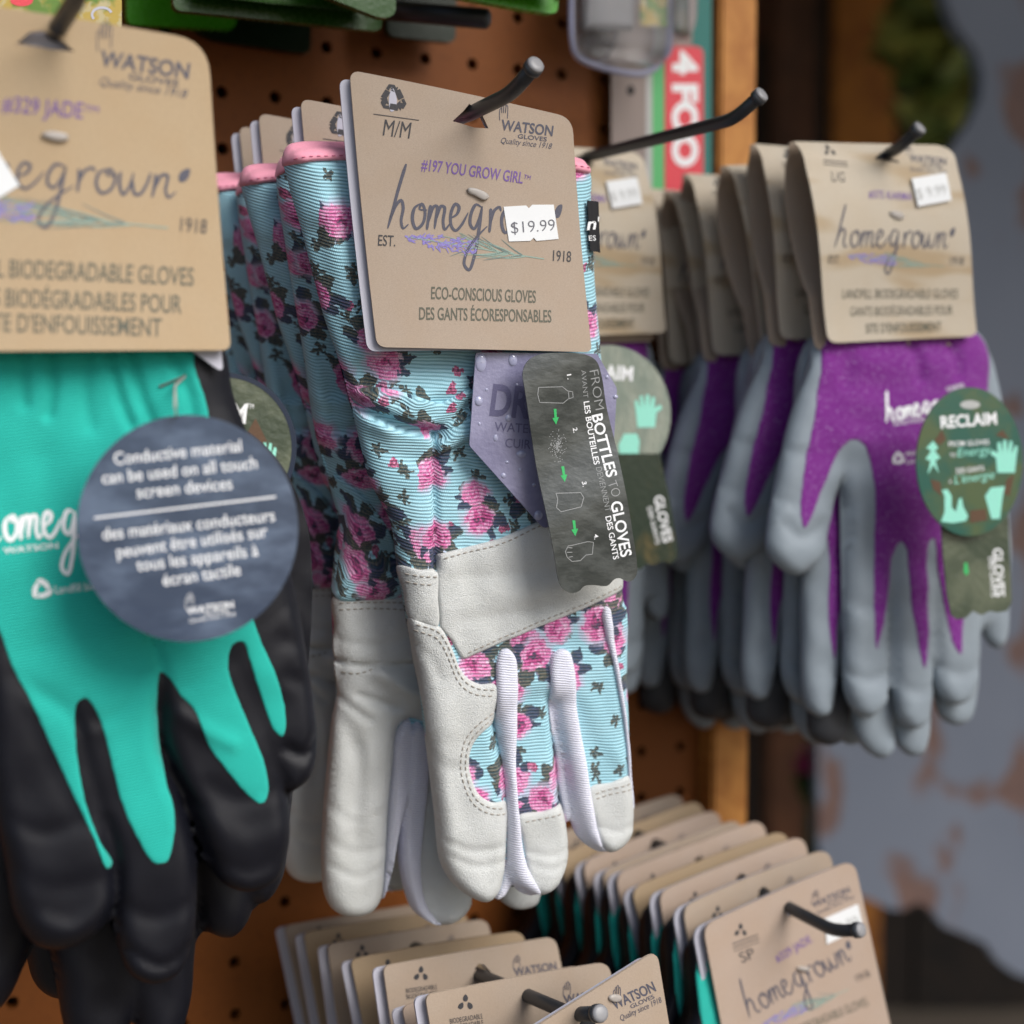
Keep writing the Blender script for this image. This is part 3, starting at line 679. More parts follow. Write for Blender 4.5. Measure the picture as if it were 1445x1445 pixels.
def homegrown(ink, p0, p1, xh, w=4.2, upto=10.2):
    p0, p1 = np.array(p0, float), np.array(p1, float); d = (p1-p0)/10; dn = d/np.linalg.norm(d); up = np.array((dn[1], -dn[0]))*xh
    for s in HG:
        if s[0][0] > upto: continue
        ink.stroke([p0+d*x+up*y for x, y in s], w, w*.72, taper=True)
    if upto > 10: ink.poly([p0+d*x+up*y for x, y in ((9.72, .72), (9.7, 1.0), (9.9, 1.22), (10.1, 1.25), (10.08, .95), (9.92, .72))], True)
def recycle(ink, cx, cy, r, sl=0, squash=1.0):
    for k in range(3):
        a = k*2*math.pi/3
        def rt(x, y):
            X, Y = x*math.cos(a)-y*math.sin(a), x*math.sin(a)+y*math.cos(a); return (cx+X*r*squash, cy+Y*r+X*r*sl)
        ink.stroke([rt(-.66, .06), rt(-.36, -.46)], .40*r, smooth=False); ink.poly([rt(*p) for p in ((-.50, -.60), (-.30, -.92), (.10, -.92), (.20, -.76), (.34, -.84), (.22, -.36), (-.24, -.46), (-.10, -.56), (-.20, -.70), (-.30, -.48))])
def leaf3(ink, cx, cy, r):
    for dx, dy, a in ((0, -.55, 0), (-.55, .35, .5), (.55, .35, -.5)):
        c_, s_ = math.cos(a), math.sin(a)
        ink.poly([(cx+r*(dx+x*c_-y*s_), cy+r*(dy+x*s_+y*c_)) for x, y in ((0, -.5), (.32, -.05), (.12, .38), (-.2, .35), (-.3, -.05))], True)
def sprig(lav, st, st2, p0, p1, wd):
    """a lavender sprig lying along a line"""
    p0, p1 = np.array(p0, float), np.array(p1, float); d = p1-p0; L = np.linalg.norm(d); d /= L; n_ = np.array((-d[1], d[0])); r = random.Random(11)
    P = lambda a, b: p0+d*a*L+n_*b*wd
    for k in range(95):
        a = r.random()**.85*.50; env = .30+.70*math.sin(min(1, a/.25)*1.2); b = r.uniform(-1, 1)*env*.75; g = r.uniform(.02, .05)
        lav.stroke([P(a, b), P(a+g*.4, b-.18*r.uniform(-1, 1)), P(a+g, b+r.uniform(-.5, .5))], wd*.16, wd*.05)
    st.stroke([P(.02, -.1), P(.5, 0), P(.8, .05), P(1, .02)], wd*.12, wd*.12)
    for k in range(20):
        a = r.uniform(.50, .88); sgn = r.choice((-1, 1)); ln = r.uniform(.12, .32); (st if k % 3 else st2).stroke([P(a, 0), P(a-ln*.5, sgn*wd*.0+sgn*.55), P(a-ln, sgn*r.uniform(.5, 1.3))], wd*.15, wd*.03, taper=True)
def hand_icon(ink, x, y, h, w=1.0):
    S_ = lambda pts: ink.stroke([(x+a*h, y+b*h) for a, b in pts], w, w)
    S_([(0, 0), (-.02, -.35), (0, -.62), (.05, -.66), (.09, -.6), (.1, -.4)]); S_([(.1, -.4), (.11, -.8), (.16, -.86), (.2, -.8), (.2, -.4)])
    S_([(.2, -.4), (.22, -.9), (.27, -.98), (.32, -.9), (.31, -.4)]); S_([(.31, -.4), (.34, -.78), (.39, -.84), (.43, -.75), (.42, -.1)])
def watson(ink, p0, p1, h, fs=1.0):
    """maker's mark: name, GLOVES line and motto"""
    p0, p1 = np.array(p0, float), np.array(p1, float); d = p1-p0; L = np.linalg.norm(d); dn = d/L; up = np.array((dn[1], -dn[0]))
    ink.text('WATSON', p0, p1, h, 0, .022)
    g0 = p0+d*.34-up*h*.62; g1 = p0+d*.90-up*h*.62; ink.text('GLOVES', g0, g1, h*.42, 0, .012)
    q0 = p0+d*.02-up*h*1.30; q1 = p0+d*1.0-up*h*1.30; ink.text('Quality since 1918', q0, q1, h*.56, .22)
    hand_icon(ink, p0[0]-L*.02, p0[1]-h*.95, L*.34, max(.7, h*.07))
def cardset(parent, fr, surf, **layers):
    """lay the non-empty print layers on a card"""
    for k, (ink, mat, nm) in layers.items():
        if ink.V: ink.lay(nm, M[mat], fr, surf, parent)
def inks(*k): return [Ink() for _ in k]
# ================================================================== floral glove pairs
f_card = Frame(664, 300, .4845, yaw=19)
fl = thing('glove_pair', 'front pair of floral gloves with white leather fingers and a $19.99 price sticker', 'glove pair', Matrix.Translation(f_card.at(664, 168)), 'floral garden gloves hanging on one hook')
card = rounded([(493, 99), (808, 166), (835, 497), (531, 490)], [16, 22, 10, 14])
hole = [(637, 172), (652, 158), (660, 148), (676, 158), (688, 182), (668, 181), (652, 176)]
bow = lambda P: -.002*((P[:, 0]-664)/160)**2 + .002*((P[:, 1]-300)/190)**2
hc, s_card = plate('header_card', M['kraft'], card, f_card, fl, .0008, Flat(0, bow), holes=[hole])
back = rounded([(481, 108), (795, 168), (822, 492), (520, 496)], [14, 22, 10, 14])
plate('card_backing', M['card_white'], back, f_card, fl, .0007, Flat(-.0022, bow), holes=[hole])
D, SL, PU, GR, LV, S1, S2, PA = inks(*range(8))
recycle(D, 553.5, 140, 21, .17, .95); D.stroke([(527, 161), (590, 170.5)], 1.1)
PA.poly([(552, 124), (556, 131), (559, 143), (556, 156), (551, 158), (548, 146), (549, 132)], True)
D.text('M/M', (540, 191), (577, 196), 22.5)
watson(SL, (705, 184), (779.5, 192), 14)
PU.text('#197 YOU GROW GIRL', (593.5, 240), (737, 259), 15.5, 0, .012); PU.text('TM', (738.5, 252), (748, 254), 6)
homegrown(SL, (547, 322), (790, 333), 36, 5.0)
D.text('EST.', (534, 346), (558, 347.5), 15, 0, .006); D.text('1918', (780.5, 368), (807, 369.5), 15, 0, .006)
sprig(LV, S1, S2, (571, 335), (768, 365), 14)
GR.text('ECO-CONSCIOUS GLOVES', (607, 422), (755, 427.5), 17, 0, .012); GR.text('DES GANTS ÉCORESPONSABLES', (590, 451), (777, 455), 17, 0, .012)
for ink, mt, nm in ((D, 'ink', 'printed_lettering'), (SL, 'ink_slate', 'printed_logo'), (PU, 'ink_purple', 'printed_name'), (GR, 'ink_green', 'printed_lettering'), (LV, 'lavender', 'printed_flower'), (S1, 'stem', 'printed_stem'), (S2, 'stem2', 'printed_stem'), (PA, 'card_white', 'printed_bottle')):
    ink.lay(nm, M[mt], f_card, s_card, hc)
st_p = [(710, 292), (742, 290), (746, 294), (751, 289), (782, 288.5), (789, 337), (757, 340), (753, 335.5), (748, 340), (717.5, 341)]
st, s_st = plate('price_sticker', M['sticker'], st_p, f_card, fl, .0002, Flat(.0006, bow))
k = Ink(); k.text('$19.99', (721, 329.5), (784, 325), 16, 0, -.012); k.lay('price', M['ink_faint'], f_card, s_st, st)
# clear end of the nylon fastener
soft('tag_fastener', M['barb'], [(656, 262), (666, 261), (688, 273), (692, 281), (684, 289), (668, 279), (657, 271)], f_card, Relief([([(656, 262), (666, 261), (688, 273), (692, 281), (684, 289), (668, 279), (657, 271)], .0006, 5, .0)]), fl, .0004, 4, back=.2, grid=4, step=2)
for o in fl.children:
    if o.name.startswith('tag_fastener'): o.matrix_basis = o.matrix_basis @ Matrix.Translation((0, 0, .0007))
# ---- front glove
f_g = Frame(650, 780, .509, yaw=17)
def rib(ax=0, curve=1.6, tilt=0.0, lower=None):
    def fn(t, h, P):
        q = t.copy(); q[:, 1] = t[:, 1]+h*100*.35*curve+t[:, 0]*tilt; q[:, 0] += np.where(P[:, 1] < 850-(P[:, 0]-609)*.22, ax, lower if lower is not None else ax); return q
    return fn
gaunt = [(402, 224), (412, 214), (505, 212), (700, 220), (826, 236), (832, 300), (838, 400), (846, 500), (852, 560), (850, 596), (800, 612), (740, 616), (690, 606), (655, 592), (630, 596), (612, 606), (590, 602), (560, 593), (530, 580), (505, 570), (496, 566), (489, 540), (474, 496), (458, 450), (442, 390), (424, 320), (409, 268)]
sleeve = [(500, 548), (600, 560), (700, 560), (852, 560), (860, 640), (868, 720), (876, 830), (880, 900), (760, 920), (640, 930), (600, 880), (572, 880), (559, 797), (551, 738), (536, 706), (522, 680), (510, 630), (500, 590)]
palm = [(559, 790), (610, 770), (750, 730), (868, 740), (876, 830), (881, 930), (886, 1040), (880, 1100), (830, 1060), (800, 1000), (760, 985), (700, 1010), (660, 1050), (600, 1040), (590, 968), (573, 874)]
idx = [(573, 868), (640, 880), (690, 930), (693, 1016), (708, 1084), (712, 1178), (708, 1232), (700, 1258), (684, 1270), (659, 1262), (637, 1243), (621, 1214), (612, 1142), (601, 1052), (591, 973), (580, 914)]
mid = [(694, 915), (770, 905), (772, 990), (782, 1080), (788, 1131), (794, 1146), (799, 1196), (794, 1225), (781, 1248), (762, 1259), (744, 1256), (722, 1240), (712, 1200), (708, 1126), (698, 1040)]
ring = [(772, 908), (830, 860), (880, 850), (882, 930), (883, 1000), (886, 1070), (890, 1120), (891, 1150), (888, 1175), (874, 1192), (856, 1200), (840, 1194), (822, 1180), (806, 1140), (792, 1060), (778, 980)]
wr = [([(497, 566), (530, 586), (570, 604), (612, 612)], -.004, 9), ([(612, 600), (640, 585), (662, 560), (672, 530)], -.002, 8), ([(560, 590), (590, 560), (640, 545)], .0018, 14),
      ([(606, 612), (607, 700), (608, 800)], -.003, 3.5), ([(618, 625), (650, 612), (690, 616)], .001, 9), ([(520, 620), (550, 640), (600, 650)], -.0012, 10), ([(508, 590), (540, 606), (600, 616)], .002, 8),
      ([(560, 700), (600, 690)], -.0006, 12), ([(640, 640), (668, 690), (672, 730)], -.0012, 9), ([(452, 300), (470, 400), (505, 500)], .0016, 22), ([(505, 520), (560, 515), (640, 505)], -.001, 12), ([(440, 330), (470, 440), (520, 545)], -.0022, 14),
      ([(580, 905), (600, 925), (612, 950)], -.0005, 7), ([(600, 1060), (620, 1075), (650, 1078)], -.0004, 9), ([(625, 1180), (660, 1192), (700, 1188)], -.0006, 6), ([(630, 1200), (665, 1214), (704, 1208)], -.0005, 5), ([(740, 1195), (770, 1200), (796, 1192)], -.0006, 5), ([(745, 1212), (768, 1218), (790, 1210)], -.0005, 5), ([(838, 1160), (862, 1166), (888, 1158)], -.0005, 5),
      ([(622, 812), (700, 806), (780, 800)], -.0004, 8), ([(640, 870), (700, 862), (760, 850)], -.0005, 9), ([(680, 830), (760, 836), (830, 826)], .0005, 14)]
rel = Relief([(gaunt, .0085, 46, 0), (sleeve, .0078, 40, 0), (palm, .0075, 34, 0), (idx, .0070, 20, 0), (mid, .0062, 17, -.0002), (ring, .0062, 18, -.0002)], wr, .0007, .00022, 80)
gl, _ = soft('glove', M['floral'], [(400, 216), (412, 213), (505, 212), (700, 220), (828, 236), (832, 300), (838, 400), (846, 500), (852, 560), (860, 640), (868, 720), (876, 830), (881, 930), (884, 1000), (886, 1070), (891, 1150), (888, 1175), (874, 1192), (856, 1199), (842, 1194), (824, 1180), (808, 1150), (801, 1152), (799, 1196), (794, 1225), (781, 1248), (762, 1258), (744, 1256), (730, 1252), (714, 1252), (700, 1262), (684, 1268), (659, 1261), (637, 1242), (622, 1213), (613, 1142), (602, 1052), (592, 973), (581, 914), (574, 874), (560, 797), (551, 738), (536, 706), (522, 680), (510, 635), (500, 592), (491, 560), (474, 496), (458, 450), (442, 390), (424, 320), (409, 268)], f_g, rel, fl, back=.5, grid=5.5, uvw=rib(13.4, 1.3, .02, 0), label='floral glove backed with white leather, outer one of its pair')
# overhanging gathered gauntlet hem
hem = [(492, 552), (520, 545), (560, 552), (612, 566), (655, 548), (672, 560), (655, 590), (632, 606), (612, 608), (590, 604), (560, 596), (530, 583), (506, 573), (497, 567)]
soft('gathered_fold', M['floral'], hem, f_g, rel, gl, .003, 15, edge=-.002, grid=5, uvw=rib(13.4, 3.2, .12))
fold2 = [(612, 602), (640, 584), (676, 566), (700, 575), (705, 600), (690, 622), (655, 622), (628, 634), (612, 640)]
soft('gathered_fold', M['floral'], fold2, f_g, rel, gl, .0018, 11, edge=-.002, grid=5, uvw=rib(1.7, 3.0, -.1))
cb, s_cb = soft('cuff_binding', M['pink'], [(399, 234), (400, 216), (406, 205), (420, 200), (505, 200), (620, 203), (740, 212), (810, 221), (824, 227), (830, 240), (828, 247), (760, 241), (660, 235), (505, 231), (440, 233), (415, 236)], f_g, rel, gl, .0030, 13, edge=-.0006, step=3, grid=5)
stitches('stitching', M['pink_thread'], [(404, 231), (420, 228), (440, 226.5), (505, 225), (600, 227), (700, 232), (824, 241)], f_g, s_cb, gl, 5.5, 5, .8, .0001)
# leather
tab, s_ = soft('leather_tab', M['leather'], [(559, 797), (585, 800), (608, 801), (610, 840), (609, 880), (590, 875), (574, 871), (566, 832)], f_g, rel, gl, .0012, 5, edge=-.0006, step=3)
stitches('stitching', M['thread'], [(562, 806), (585, 809), (608, 810)], f_g, s_, gl); stitches('stitching', M['thread'], [(563, 817), (585, 820), (608, 821)], f_g, s_, gl)
strap_p = [(609, 779), (652, 768), (695, 757), (745, 735), (800, 712), (866, 705), (874, 800), (876, 828), (850, 838), (800, 860), (760, 876), (700, 901), (645, 926), (638, 916), (628, 898), (612, 880), (609, 830)]
strap, s_strap = soft('knuckle_strap', M['leather'], strap_p, f_g, rel, gl, .0013, 5, edge=-.0006, smooth=False, step=4)
stitches('stitching', M['thread'], [(614, 785), (652, 775), (695, 764), (745, 742), (790, 722)], f_g, s_strap, gl)
stitches('stitching', M['thread'], [(648, 917), (700, 893), (760, 868), (800, 852), (850, 830), (872, 822)], f_g, s_strap, gl)
ip = [(573, 868), (592, 874), (612, 879), (622, 893), (632, 915), (641, 937), (652, 951), (668, 959), (690, 960), (691, 1000), (693, 1014), (675, 1025), (661, 1042), (655, 1062), (657, 1086), (667, 1112), (685, 1124), (709, 1126), (712, 1178), (708, 1232), (700, 1258), (684, 1271), (659, 1263), (637, 1244), (621, 1215), (612, 1142), (601, 1052), (591, 973), (580, 914)]
il, s_i = soft('finger_leather', M['leather'], ip, f_g, rel, gl, .0012, 5, edge=-.0005, step=3, grid=5)
off = lambda p, d: [(x+d[0], y+d[1]) for x, y in p]
for dd in ((-3, 6), (-6, 14)):
    stitches('stitching', M['thread'], off([(580, 870), (600, 875), (612, 880), (622, 893), (632, 915), (641, 937), (652, 951), (668, 959), (692, 961)], dd), f_g, s_i, gl)
stitches('stitching', M['thread'], [(691, 1006), (672, 1018), (655, 1038), (649, 1062), (651, 1090), (662, 1118), (683, 1131), (709, 1133)], f_g, s_i, gl)
stitches('stitching', M['thread'], [(690, 999), (668, 1012), (649, 1034), (642, 1062), (645, 1094), (658, 1124), (681, 1139), (709, 1141)], f_g, s_i, gl)
ml, s_m = soft('fingertip', M['leather'], [(724, 1144), (757, 1138), (788, 1131), (793, 1146), (799, 1196), (794, 1226), (781, 1249), (762, 1260), (745, 1252), (737, 1214), (730, 1175)], f_g, rel, gl, .0014, 6, edge=-.0005, step=3, grid=5)
stitches('stitching', M['thread'], [(729, 1152), (757, 1147), (789, 1140)], f_g, s_m, gl)
rl, s_r = soft('fingertip', M['leather'], [(823, 1106), (852, 1098), (881, 1090), (888, 1120), (891, 1150), (888, 1176), (875, 1193), (857, 1201), (844, 1190), (833, 1158)], f_g, rel, gl, .0014, 6, edge=-.0005, step=3, grid=5)
stitches('stitching', M['thread'], [(827, 1114), (852, 1106), (883, 1099)], f_g, s_r, gl); stitches('stitching', M['thread'], [(828, 1121), (852, 1113), (884, 1107)], f_g, s_r, gl)
for p in ([(692, 925), (698, 912), (708, 910), (718, 922), (721, 962), (722, 1016), (721, 1088), (727, 1160), (737, 1214), (757, 1256), (750, 1263), (732, 1258), (722, 1249), (712, 1263), (700, 1269), (707, 1240), (711, 1178), (709, 1126), (704, 1075), (694, 1010), (691, 960)],
          [(766, 935), (770, 918), (781, 910), (793, 914), (799, 933), (805, 991), (817, 1059), (826, 1117), (835, 1163), (844, 1189), (855, 1200), (843, 1201), (828, 1193), (814, 1179), (803, 1157), (798, 1160), (792, 1138), (787, 1117), (781, 1059), (771, 1016), (768, 973)],
          [(838, 862), (843, 851), (849, 853), (853, 872), (859, 915), (871, 980), (880, 1034), (888, 1090), (892, 1140), (890, 1170), (885, 1130), (879, 1090), (873, 1034), (862, 972), (850, 915), (842, 885)]):
    fo, _ = soft('fourchette', M['white_knit'], p, f_g, rel, gl, .0024, 8, edge=-.0012, step=3, grid=4.5)
wl_p = [(818, 287), (836, 288), (841, 358), (822, 357)]
wo, s_wo = plate('woven_label', M['woven'], wl_p, f_g, gl, .0008, Flat(.0075, lambda P: -.0035*np.clip((P[:, 0]-826)/14, 0, 1)**2), grid=4)
k = Ink(); k.text("n'", (817, 328), (835, 326), 16, .3, .02); k.text('ES', (820, 343), (830, 342.5), 7); k.lay('label_lettering', M['ink_white'], f_g, s_wo, gl)
# ---- inner glove of the pair, hanging a little behind
f_h = Frame(520, 780, .528, yaw=17)
sl2 = [(391, 240), (400, 226), (470, 224), (620, 230), (640, 500), (640, 640), (620, 720), (600, 840), (570, 850), (468, 848), (470, 800), (476, 750), (488, 712), (462, 668), (446, 620), (440, 585), (424, 474), (404, 356)]
th2 = [(466, 826), (560, 826), (590, 900), (600, 975), (592, 1012), (573, 1012), (560, 1020), (553, 1070), (546, 1142), (542, 1214), (535, 1268), (519, 1286), (494, 1290), (472, 1284), (459, 1264), (454, 1232), (454, 1178), (459, 1106), (468, 1016), (474, 973), (470, 900)]
fi2 = [(575, 1010), (620, 990), (640, 1060), (650, 1160), (662, 1250), (664, 1272), (652, 1290), (637, 1299), (621, 1302), (600, 1294), (580, 1276), (569, 1243), (564, 1196), (567, 1124)]
fi3 = [(690, 1000), (760, 1000), (768, 1150), (764, 1240), (754, 1275), (731, 1281), (709, 1272), (696, 1240)]
pl2 = [(470, 830), (700, 830), (780, 900), (770, 1060), (690, 1080), (600, 1060), (480, 1000)]
wr2 = [([(472, 930), (530, 936), (590, 930)], -.002, 4), ([(530, 945), (560, 962), (590, 975)], .003, 12), ([(500, 975), (530, 985), (556, 992)], -.0016, 6), ([(474, 980), (500, 1000), (515, 1010)], -.0014, 6), ([(450, 640), (500, 700), (560, 830)], -.0035, 15), ([(440, 600), (470, 610), (500, 600)], -.0018, 6), ([(430, 560), (470, 570), (510, 560)], .0016, 9),
       ([(480, 790), (520, 770), (560, 790)], -.002, 8), ([(476, 815), (530, 800), (560, 812)], .0015, 8), ([(500, 1050), (505, 1100), (495, 1170)], -.0008, 10), ([(462, 1180), (500, 1194), (540, 1186)], -.0005, 7), ([(425, 400), (450, 500), (470, 600)], -.0026, 11)]
rel2 = Relief([(sl2, .0085, 30, 0), (th2, .0074, 24, 0), (fi2, .0066, 18, -.0006), (fi3, .007, 26, -.001), (pl2, .005, 40, -.001)], wr2+[([(480, 1010), (500, 1060), (498, 1130)], -.0012, 12), ([(520, 1010), (510, 1080), (505, 1140)], .0008, 14), ([(462, 1130), (490, 1150), (530, 1140)], -.0006, 8), ([(465, 1215), (500, 1228), (535, 1215)], -.0006, 6), ([(475, 900), (520, 905), (570, 895)], -.0006, 7)], .0007, .00028, 75)
g2, _ = soft('glove', M['floral'], [(391, 240), (400, 226), (470, 224), (620, 230), (640, 500), (640, 640), (640, 850), (760, 900), (768, 1150), (764, 1240), (754, 1275), (731, 1280), (709, 1271), (698, 1240), (680, 1150), (660, 1180), (663, 1271), (652, 1289), (637, 1298), (621, 1301), (600, 1293), (580, 1275), (569, 1243), (563, 1196), (560, 1120), (556, 1070), (550, 1142), (543, 1214), (535, 1267), (519, 1285), (494, 1289), (473, 1283), (460, 1263), (455, 1232), (455, 1178), (460, 1106), (469, 1016), (474, 973), (470, 900), (469, 840), (470, 800), (476, 752), (486, 712), (462, 668), (447, 620), (440, 585), (424, 474), (404, 356)], f_h, rel2, fl, back=.5, grid=6, uvw=rib(4.3, 1.5, -.03), label='floral glove seen from its leather palm side, inner one of its pair')
soft('cuff_binding', M['pink'], [(389, 250), (391, 234), (397, 222), (410, 217), (470, 215), (620, 222), (622, 246), (470, 243), (420, 244), (400, 247)], f_h, rel2, g2, .0030, 12, edge=-.0006, step=3, grid=5)
f2p = [(466, 670), (500, 690), (540, 740), (560, 800), (566, 838), (520, 844), (468, 842), (472, 800), (480, 745)]
soft('gathered_fold', M['floral'], f2p, f_h, rel2, g2, .0026, 16, edge=-.0015, uvw=rib(2.2, 2.5, .25))
lb, s_lb = soft('leather_band', M['leather'], [(468, 838), (515, 836), (566, 838), (580, 880), (592, 932), (540, 930), (472, 928), (469, 880)], f_h, rel2, g2, .0013, 5, edge=-.0006, step=3, grid=5)
for y in (847, 856): stitches('stitching', M['thread'], [(470, y), (515, y-2), (568, y)], f_h, s_lb, g2)
tl, s_tl = soft('palm_leather', M['leather'], [(471, 930), (500, 921), (540, 924), (590, 936), (606, 975), (596, 1012), (573, 1010), (559, 1020), (552, 1070), (546, 1142), (542, 1214), (535, 1268), (519, 1287), (494, 1291), (472, 1285), (459, 1265), (454, 1232), (454, 1178), (459, 1106), (468, 1016), (474, 975)], f_h, rel2, g2, .0012, 5, edge=-.0005, step=3, grid=5.5)
stitches('stitching', M['thread'], [(474, 944), (500, 944), (530, 935), (545, 933)], f_h, s_tl, g2)
soft('finger_leather', M['leather'], [(582, 1030), (630, 1020), (650, 1120), (662, 1240), (664, 1272), (652, 1291), (637, 1300), (622, 1303), (600, 1288), (580, 1262), (572, 1214), (574, 1140), (578, 1080)], f_h, rel2, g2, .001, 5, edge=-.0005, step=3, grid=5.5)
soft('fingertip', M['leather'], [(696, 1180), (766, 1180), (764, 1240), (755, 1276), (731, 1282), (708, 1272), (697, 1240)], f_h, rel2, g2, .001, 5, edge=-.0005, step=3, grid=5.5)
fq = [[(551, 1040), (559, 1018), (573, 1007), (579, 1020), (581, 1050), (575, 1100), (562, 1170), (551, 1228), (538, 1268), (541, 1214), (545, 1142), (549, 1080)],
      [(572, 1050), (575, 1018), (584, 1010), (597, 1024), (602, 1060), (600, 1110), (595, 1160), (591, 1214), (598, 1262), (613, 1290), (624, 1303), (602, 1298), (580, 1281), (567, 1243), (561, 1196), (565, 1124)]]
relq = Relief([(fq[0], .0030, 10, .0050), (fq[1], .0034, 12, .0062)], (), .0004, .0001)
for p in fq: soft('fourchette', M['white_knit'], p, f_h, relq, g2, .0004, 6, back=.9, step=3, grid=4)
# ---- hang tags
f_l = Frame(760, 620, .4985, yaw=16)
lp = rounded([(671, 497.5), (842, 499), (870, 548), (862, 690), (768, 747), (662, 629)], [4, 4, 4, 6, 8, 4])
lt, s_l = plate('hang_tag', M['lav_tag'], lp, f_l, fl, .0009, label='lavender leather care tag printed with water drops')
k = Ink(); k.text('DRI', (690, 585), (752, 590), 42, .05, .03); k.text('WATER RESISTANT', (697, 608), (842, 617), 12.5, 0, .004); k.text('CUIR IMPERMÉABLE', (712, 631), (850, 640), 12.5, 0, .004); k.lay('printed_lettering', M['lav_deep'], f_l, s_l, lt)
rd = random.Random(4); dm = []
for x, y, rx, ry in ((678, 512, 8, 13), (723, 508, 6.5, 9), (675, 566, 6, 7), (735, 641, 7, 5.5), (710, 671, 4, 4), (759, 727, 6.5, 7), (699, 618, 3.5, 5), (753, 684, 3, 3), (717, 590, 5, 5), (729, 543, 2, 2), (686, 550, 2.2, 2.2), (676, 598, 2, 2.4), (715, 652, 3, 2.2), (733, 663, 2.4, 2.6), (868, 560, 4, 3), (856, 532, 3, 3)): dm.append((x, y, rx, ry))
V = []; Fc = []; m_ = 1/f_l.ppm
for x, y, rx, ry in dm:
    u_, v_ = f_l.uv([(x, y)])[0]; k0 = len(V)
    for i, (rr, hh) in enumerate(((1, 0), (.92, .3), (.7, .62), (.4, .85), (0.05, .95))):
        for q in range(12): V.append((u_+rr*rx*m_*math.cos(q*math.pi/6), v_+rr*ry*m_*math.sin(q*math.pi/6), .00047+hh*.0006*min(1, rx/6)))
    for i in range(4):
        for q in range(12): Fc.append((k0+i*12+q, k0+i*12+(q+1) % 12, k0+i*12+12+(q+1) % 12, k0+i*12+12+q))
link('water_drops', make_mesh('water_drops', V, Fc, M['drop']), f_l.M, lt)
f_t = Frame(810, 660, .492, yaw=15, pitch=-2)
bt_p = [(738, 545), (736, 528), (741, 513), (753, 503), (770, 499), (812, 499), (828, 502), (840, 510), (848, 530), (856, 570), (868, 623), (879, 684), (890, 740), (900, 795), (899, 813), (889, 821), (875, 816), (868, 818), (858, 827), (839, 826), (826, 827), (817, 835), (807, 837), (795, 831), (789, 821), (781, 785), (767, 709), (752, 625)]
crink = lambda P: .0012*np.sin(P[:, 1]/38+P[:, 0]/60)
bt, s_b = plate('hang_tag', M['bottle_tag'], bt_p, f_t, fl, .0008, Flat(0, crink), step=3, grid=8, smooth=True, label='charcoal tag with a wavy bottom edge and white lettering')
k = Ink(); g = Ink(); th = Ink()
th.text('FROM', (830, 524), (841, 579), 13, 0, -.014); k.text('BOTTLES', (836, 586), (855, 674), 14.5, 0, .02); th.text('TO', (855, 681), (862, 702), 13, 0, -.014); k.text('GLOVES', (859, 709), (877, 787), 15.5, 0, .02)
th.text('AVANT', (818, 523), (823, 562), 7, 0, -.01); k.text('LES BOUTEILLES', (823.5, 567), (838, 656), 8, 0, .012); th.text('DEVIENNENT', (840, 660), (852, 722), 8, 0, -.01); k.text('DES GANTS', (852, 729), (866, 790), 8, 0, .012)
for tx, x, y in (('1.', 798, 529), ('2.', 809, 604), ('3.', 820, 680), ('4.', 836, 754)): k.text(tx, (x, y), (x+1.3, y+7), 6, 0, .01)
for q in ([(758, 547), (792, 546), (800, 552), (807, 553), (808, 561), (801, 563), (794, 569), (760, 568), (757, 557), (758, 547)], [(784, 696), (818, 695), (822, 702), (818, 715), (790, 722), (784, 716), (786, 704), (784, 696)], [(806, 769), (828, 764), (836, 765), (835, 782), (826, 783), (818, 791), (806, 792), (799, 786), (796, 778), (800, 770), (806, 769)], [(800, 772), (806, 773)], [(798, 779), (806, 779)], [(801, 786), (807, 785)], [(801, 553), (802, 562)]): th.stroke(q, 1.0, smooth=False)
for i in range(150):
    a = rd.random()*6.28; r_ = min(1, abs(rd.gauss(0, .5))); x, y = 787+r_*13*math.cos(a), 629+r_*23*math.sin(a); th.poly([(x, y-.8), (x+.8, y), (x, y+.8), (x-.8, y)])
for x, y in ((782, 577), (794, 658), (807, 734)): g.poly([(x-1.5, y), (x+2.5, y), (x+3.6, y+12), (x+6.5, y+11.5), (x+2.8, y+22), (x-3, y+13), (x+.2, y+12.6)])
k.lay('printed_lettering', M['ink_white'], f_t, s_b, bt); th.lay('thin_print', M['film_line'], f_t, s_b, bt); g.lay('printed_arrows', M['arrow'], f_t, s_b, bt)
# ---- the pairs behind it on the same hook
full_, _ = plate('header_card', M['kraft'], card, f_card, None, .0008, Flat(0, bow)); full_me = full_.data; bpy.data.objects.remove(full_)
FLC = [('second floral glove pair from the front, recycling mark showing left of the front card', .040, -.3), ('third floral glove pair from the front, pink cuff higher than its neighbours', .080, 1.5), ('rearmost floral glove pair, mostly hidden behind the teal glove card', .100, -1)]
for lb_, dist, yw in FLC:
    r_ = copy_thing(fl, HD*dist*1.13+Vector((0, 0, .002*math.sin(dist*90))), lb_, ('hang_tag', 'price_sticker', 'tag_fastener'), Matrix.Rotation(rad(yw), 4, 'Z'))
    for ch in r_.children:
        if ch.name.startswith('header_card'): ch.data = full_me
    bend(r_, .001*math.sin(dist*70), .0012*math.cos(dist*50), -.0006)
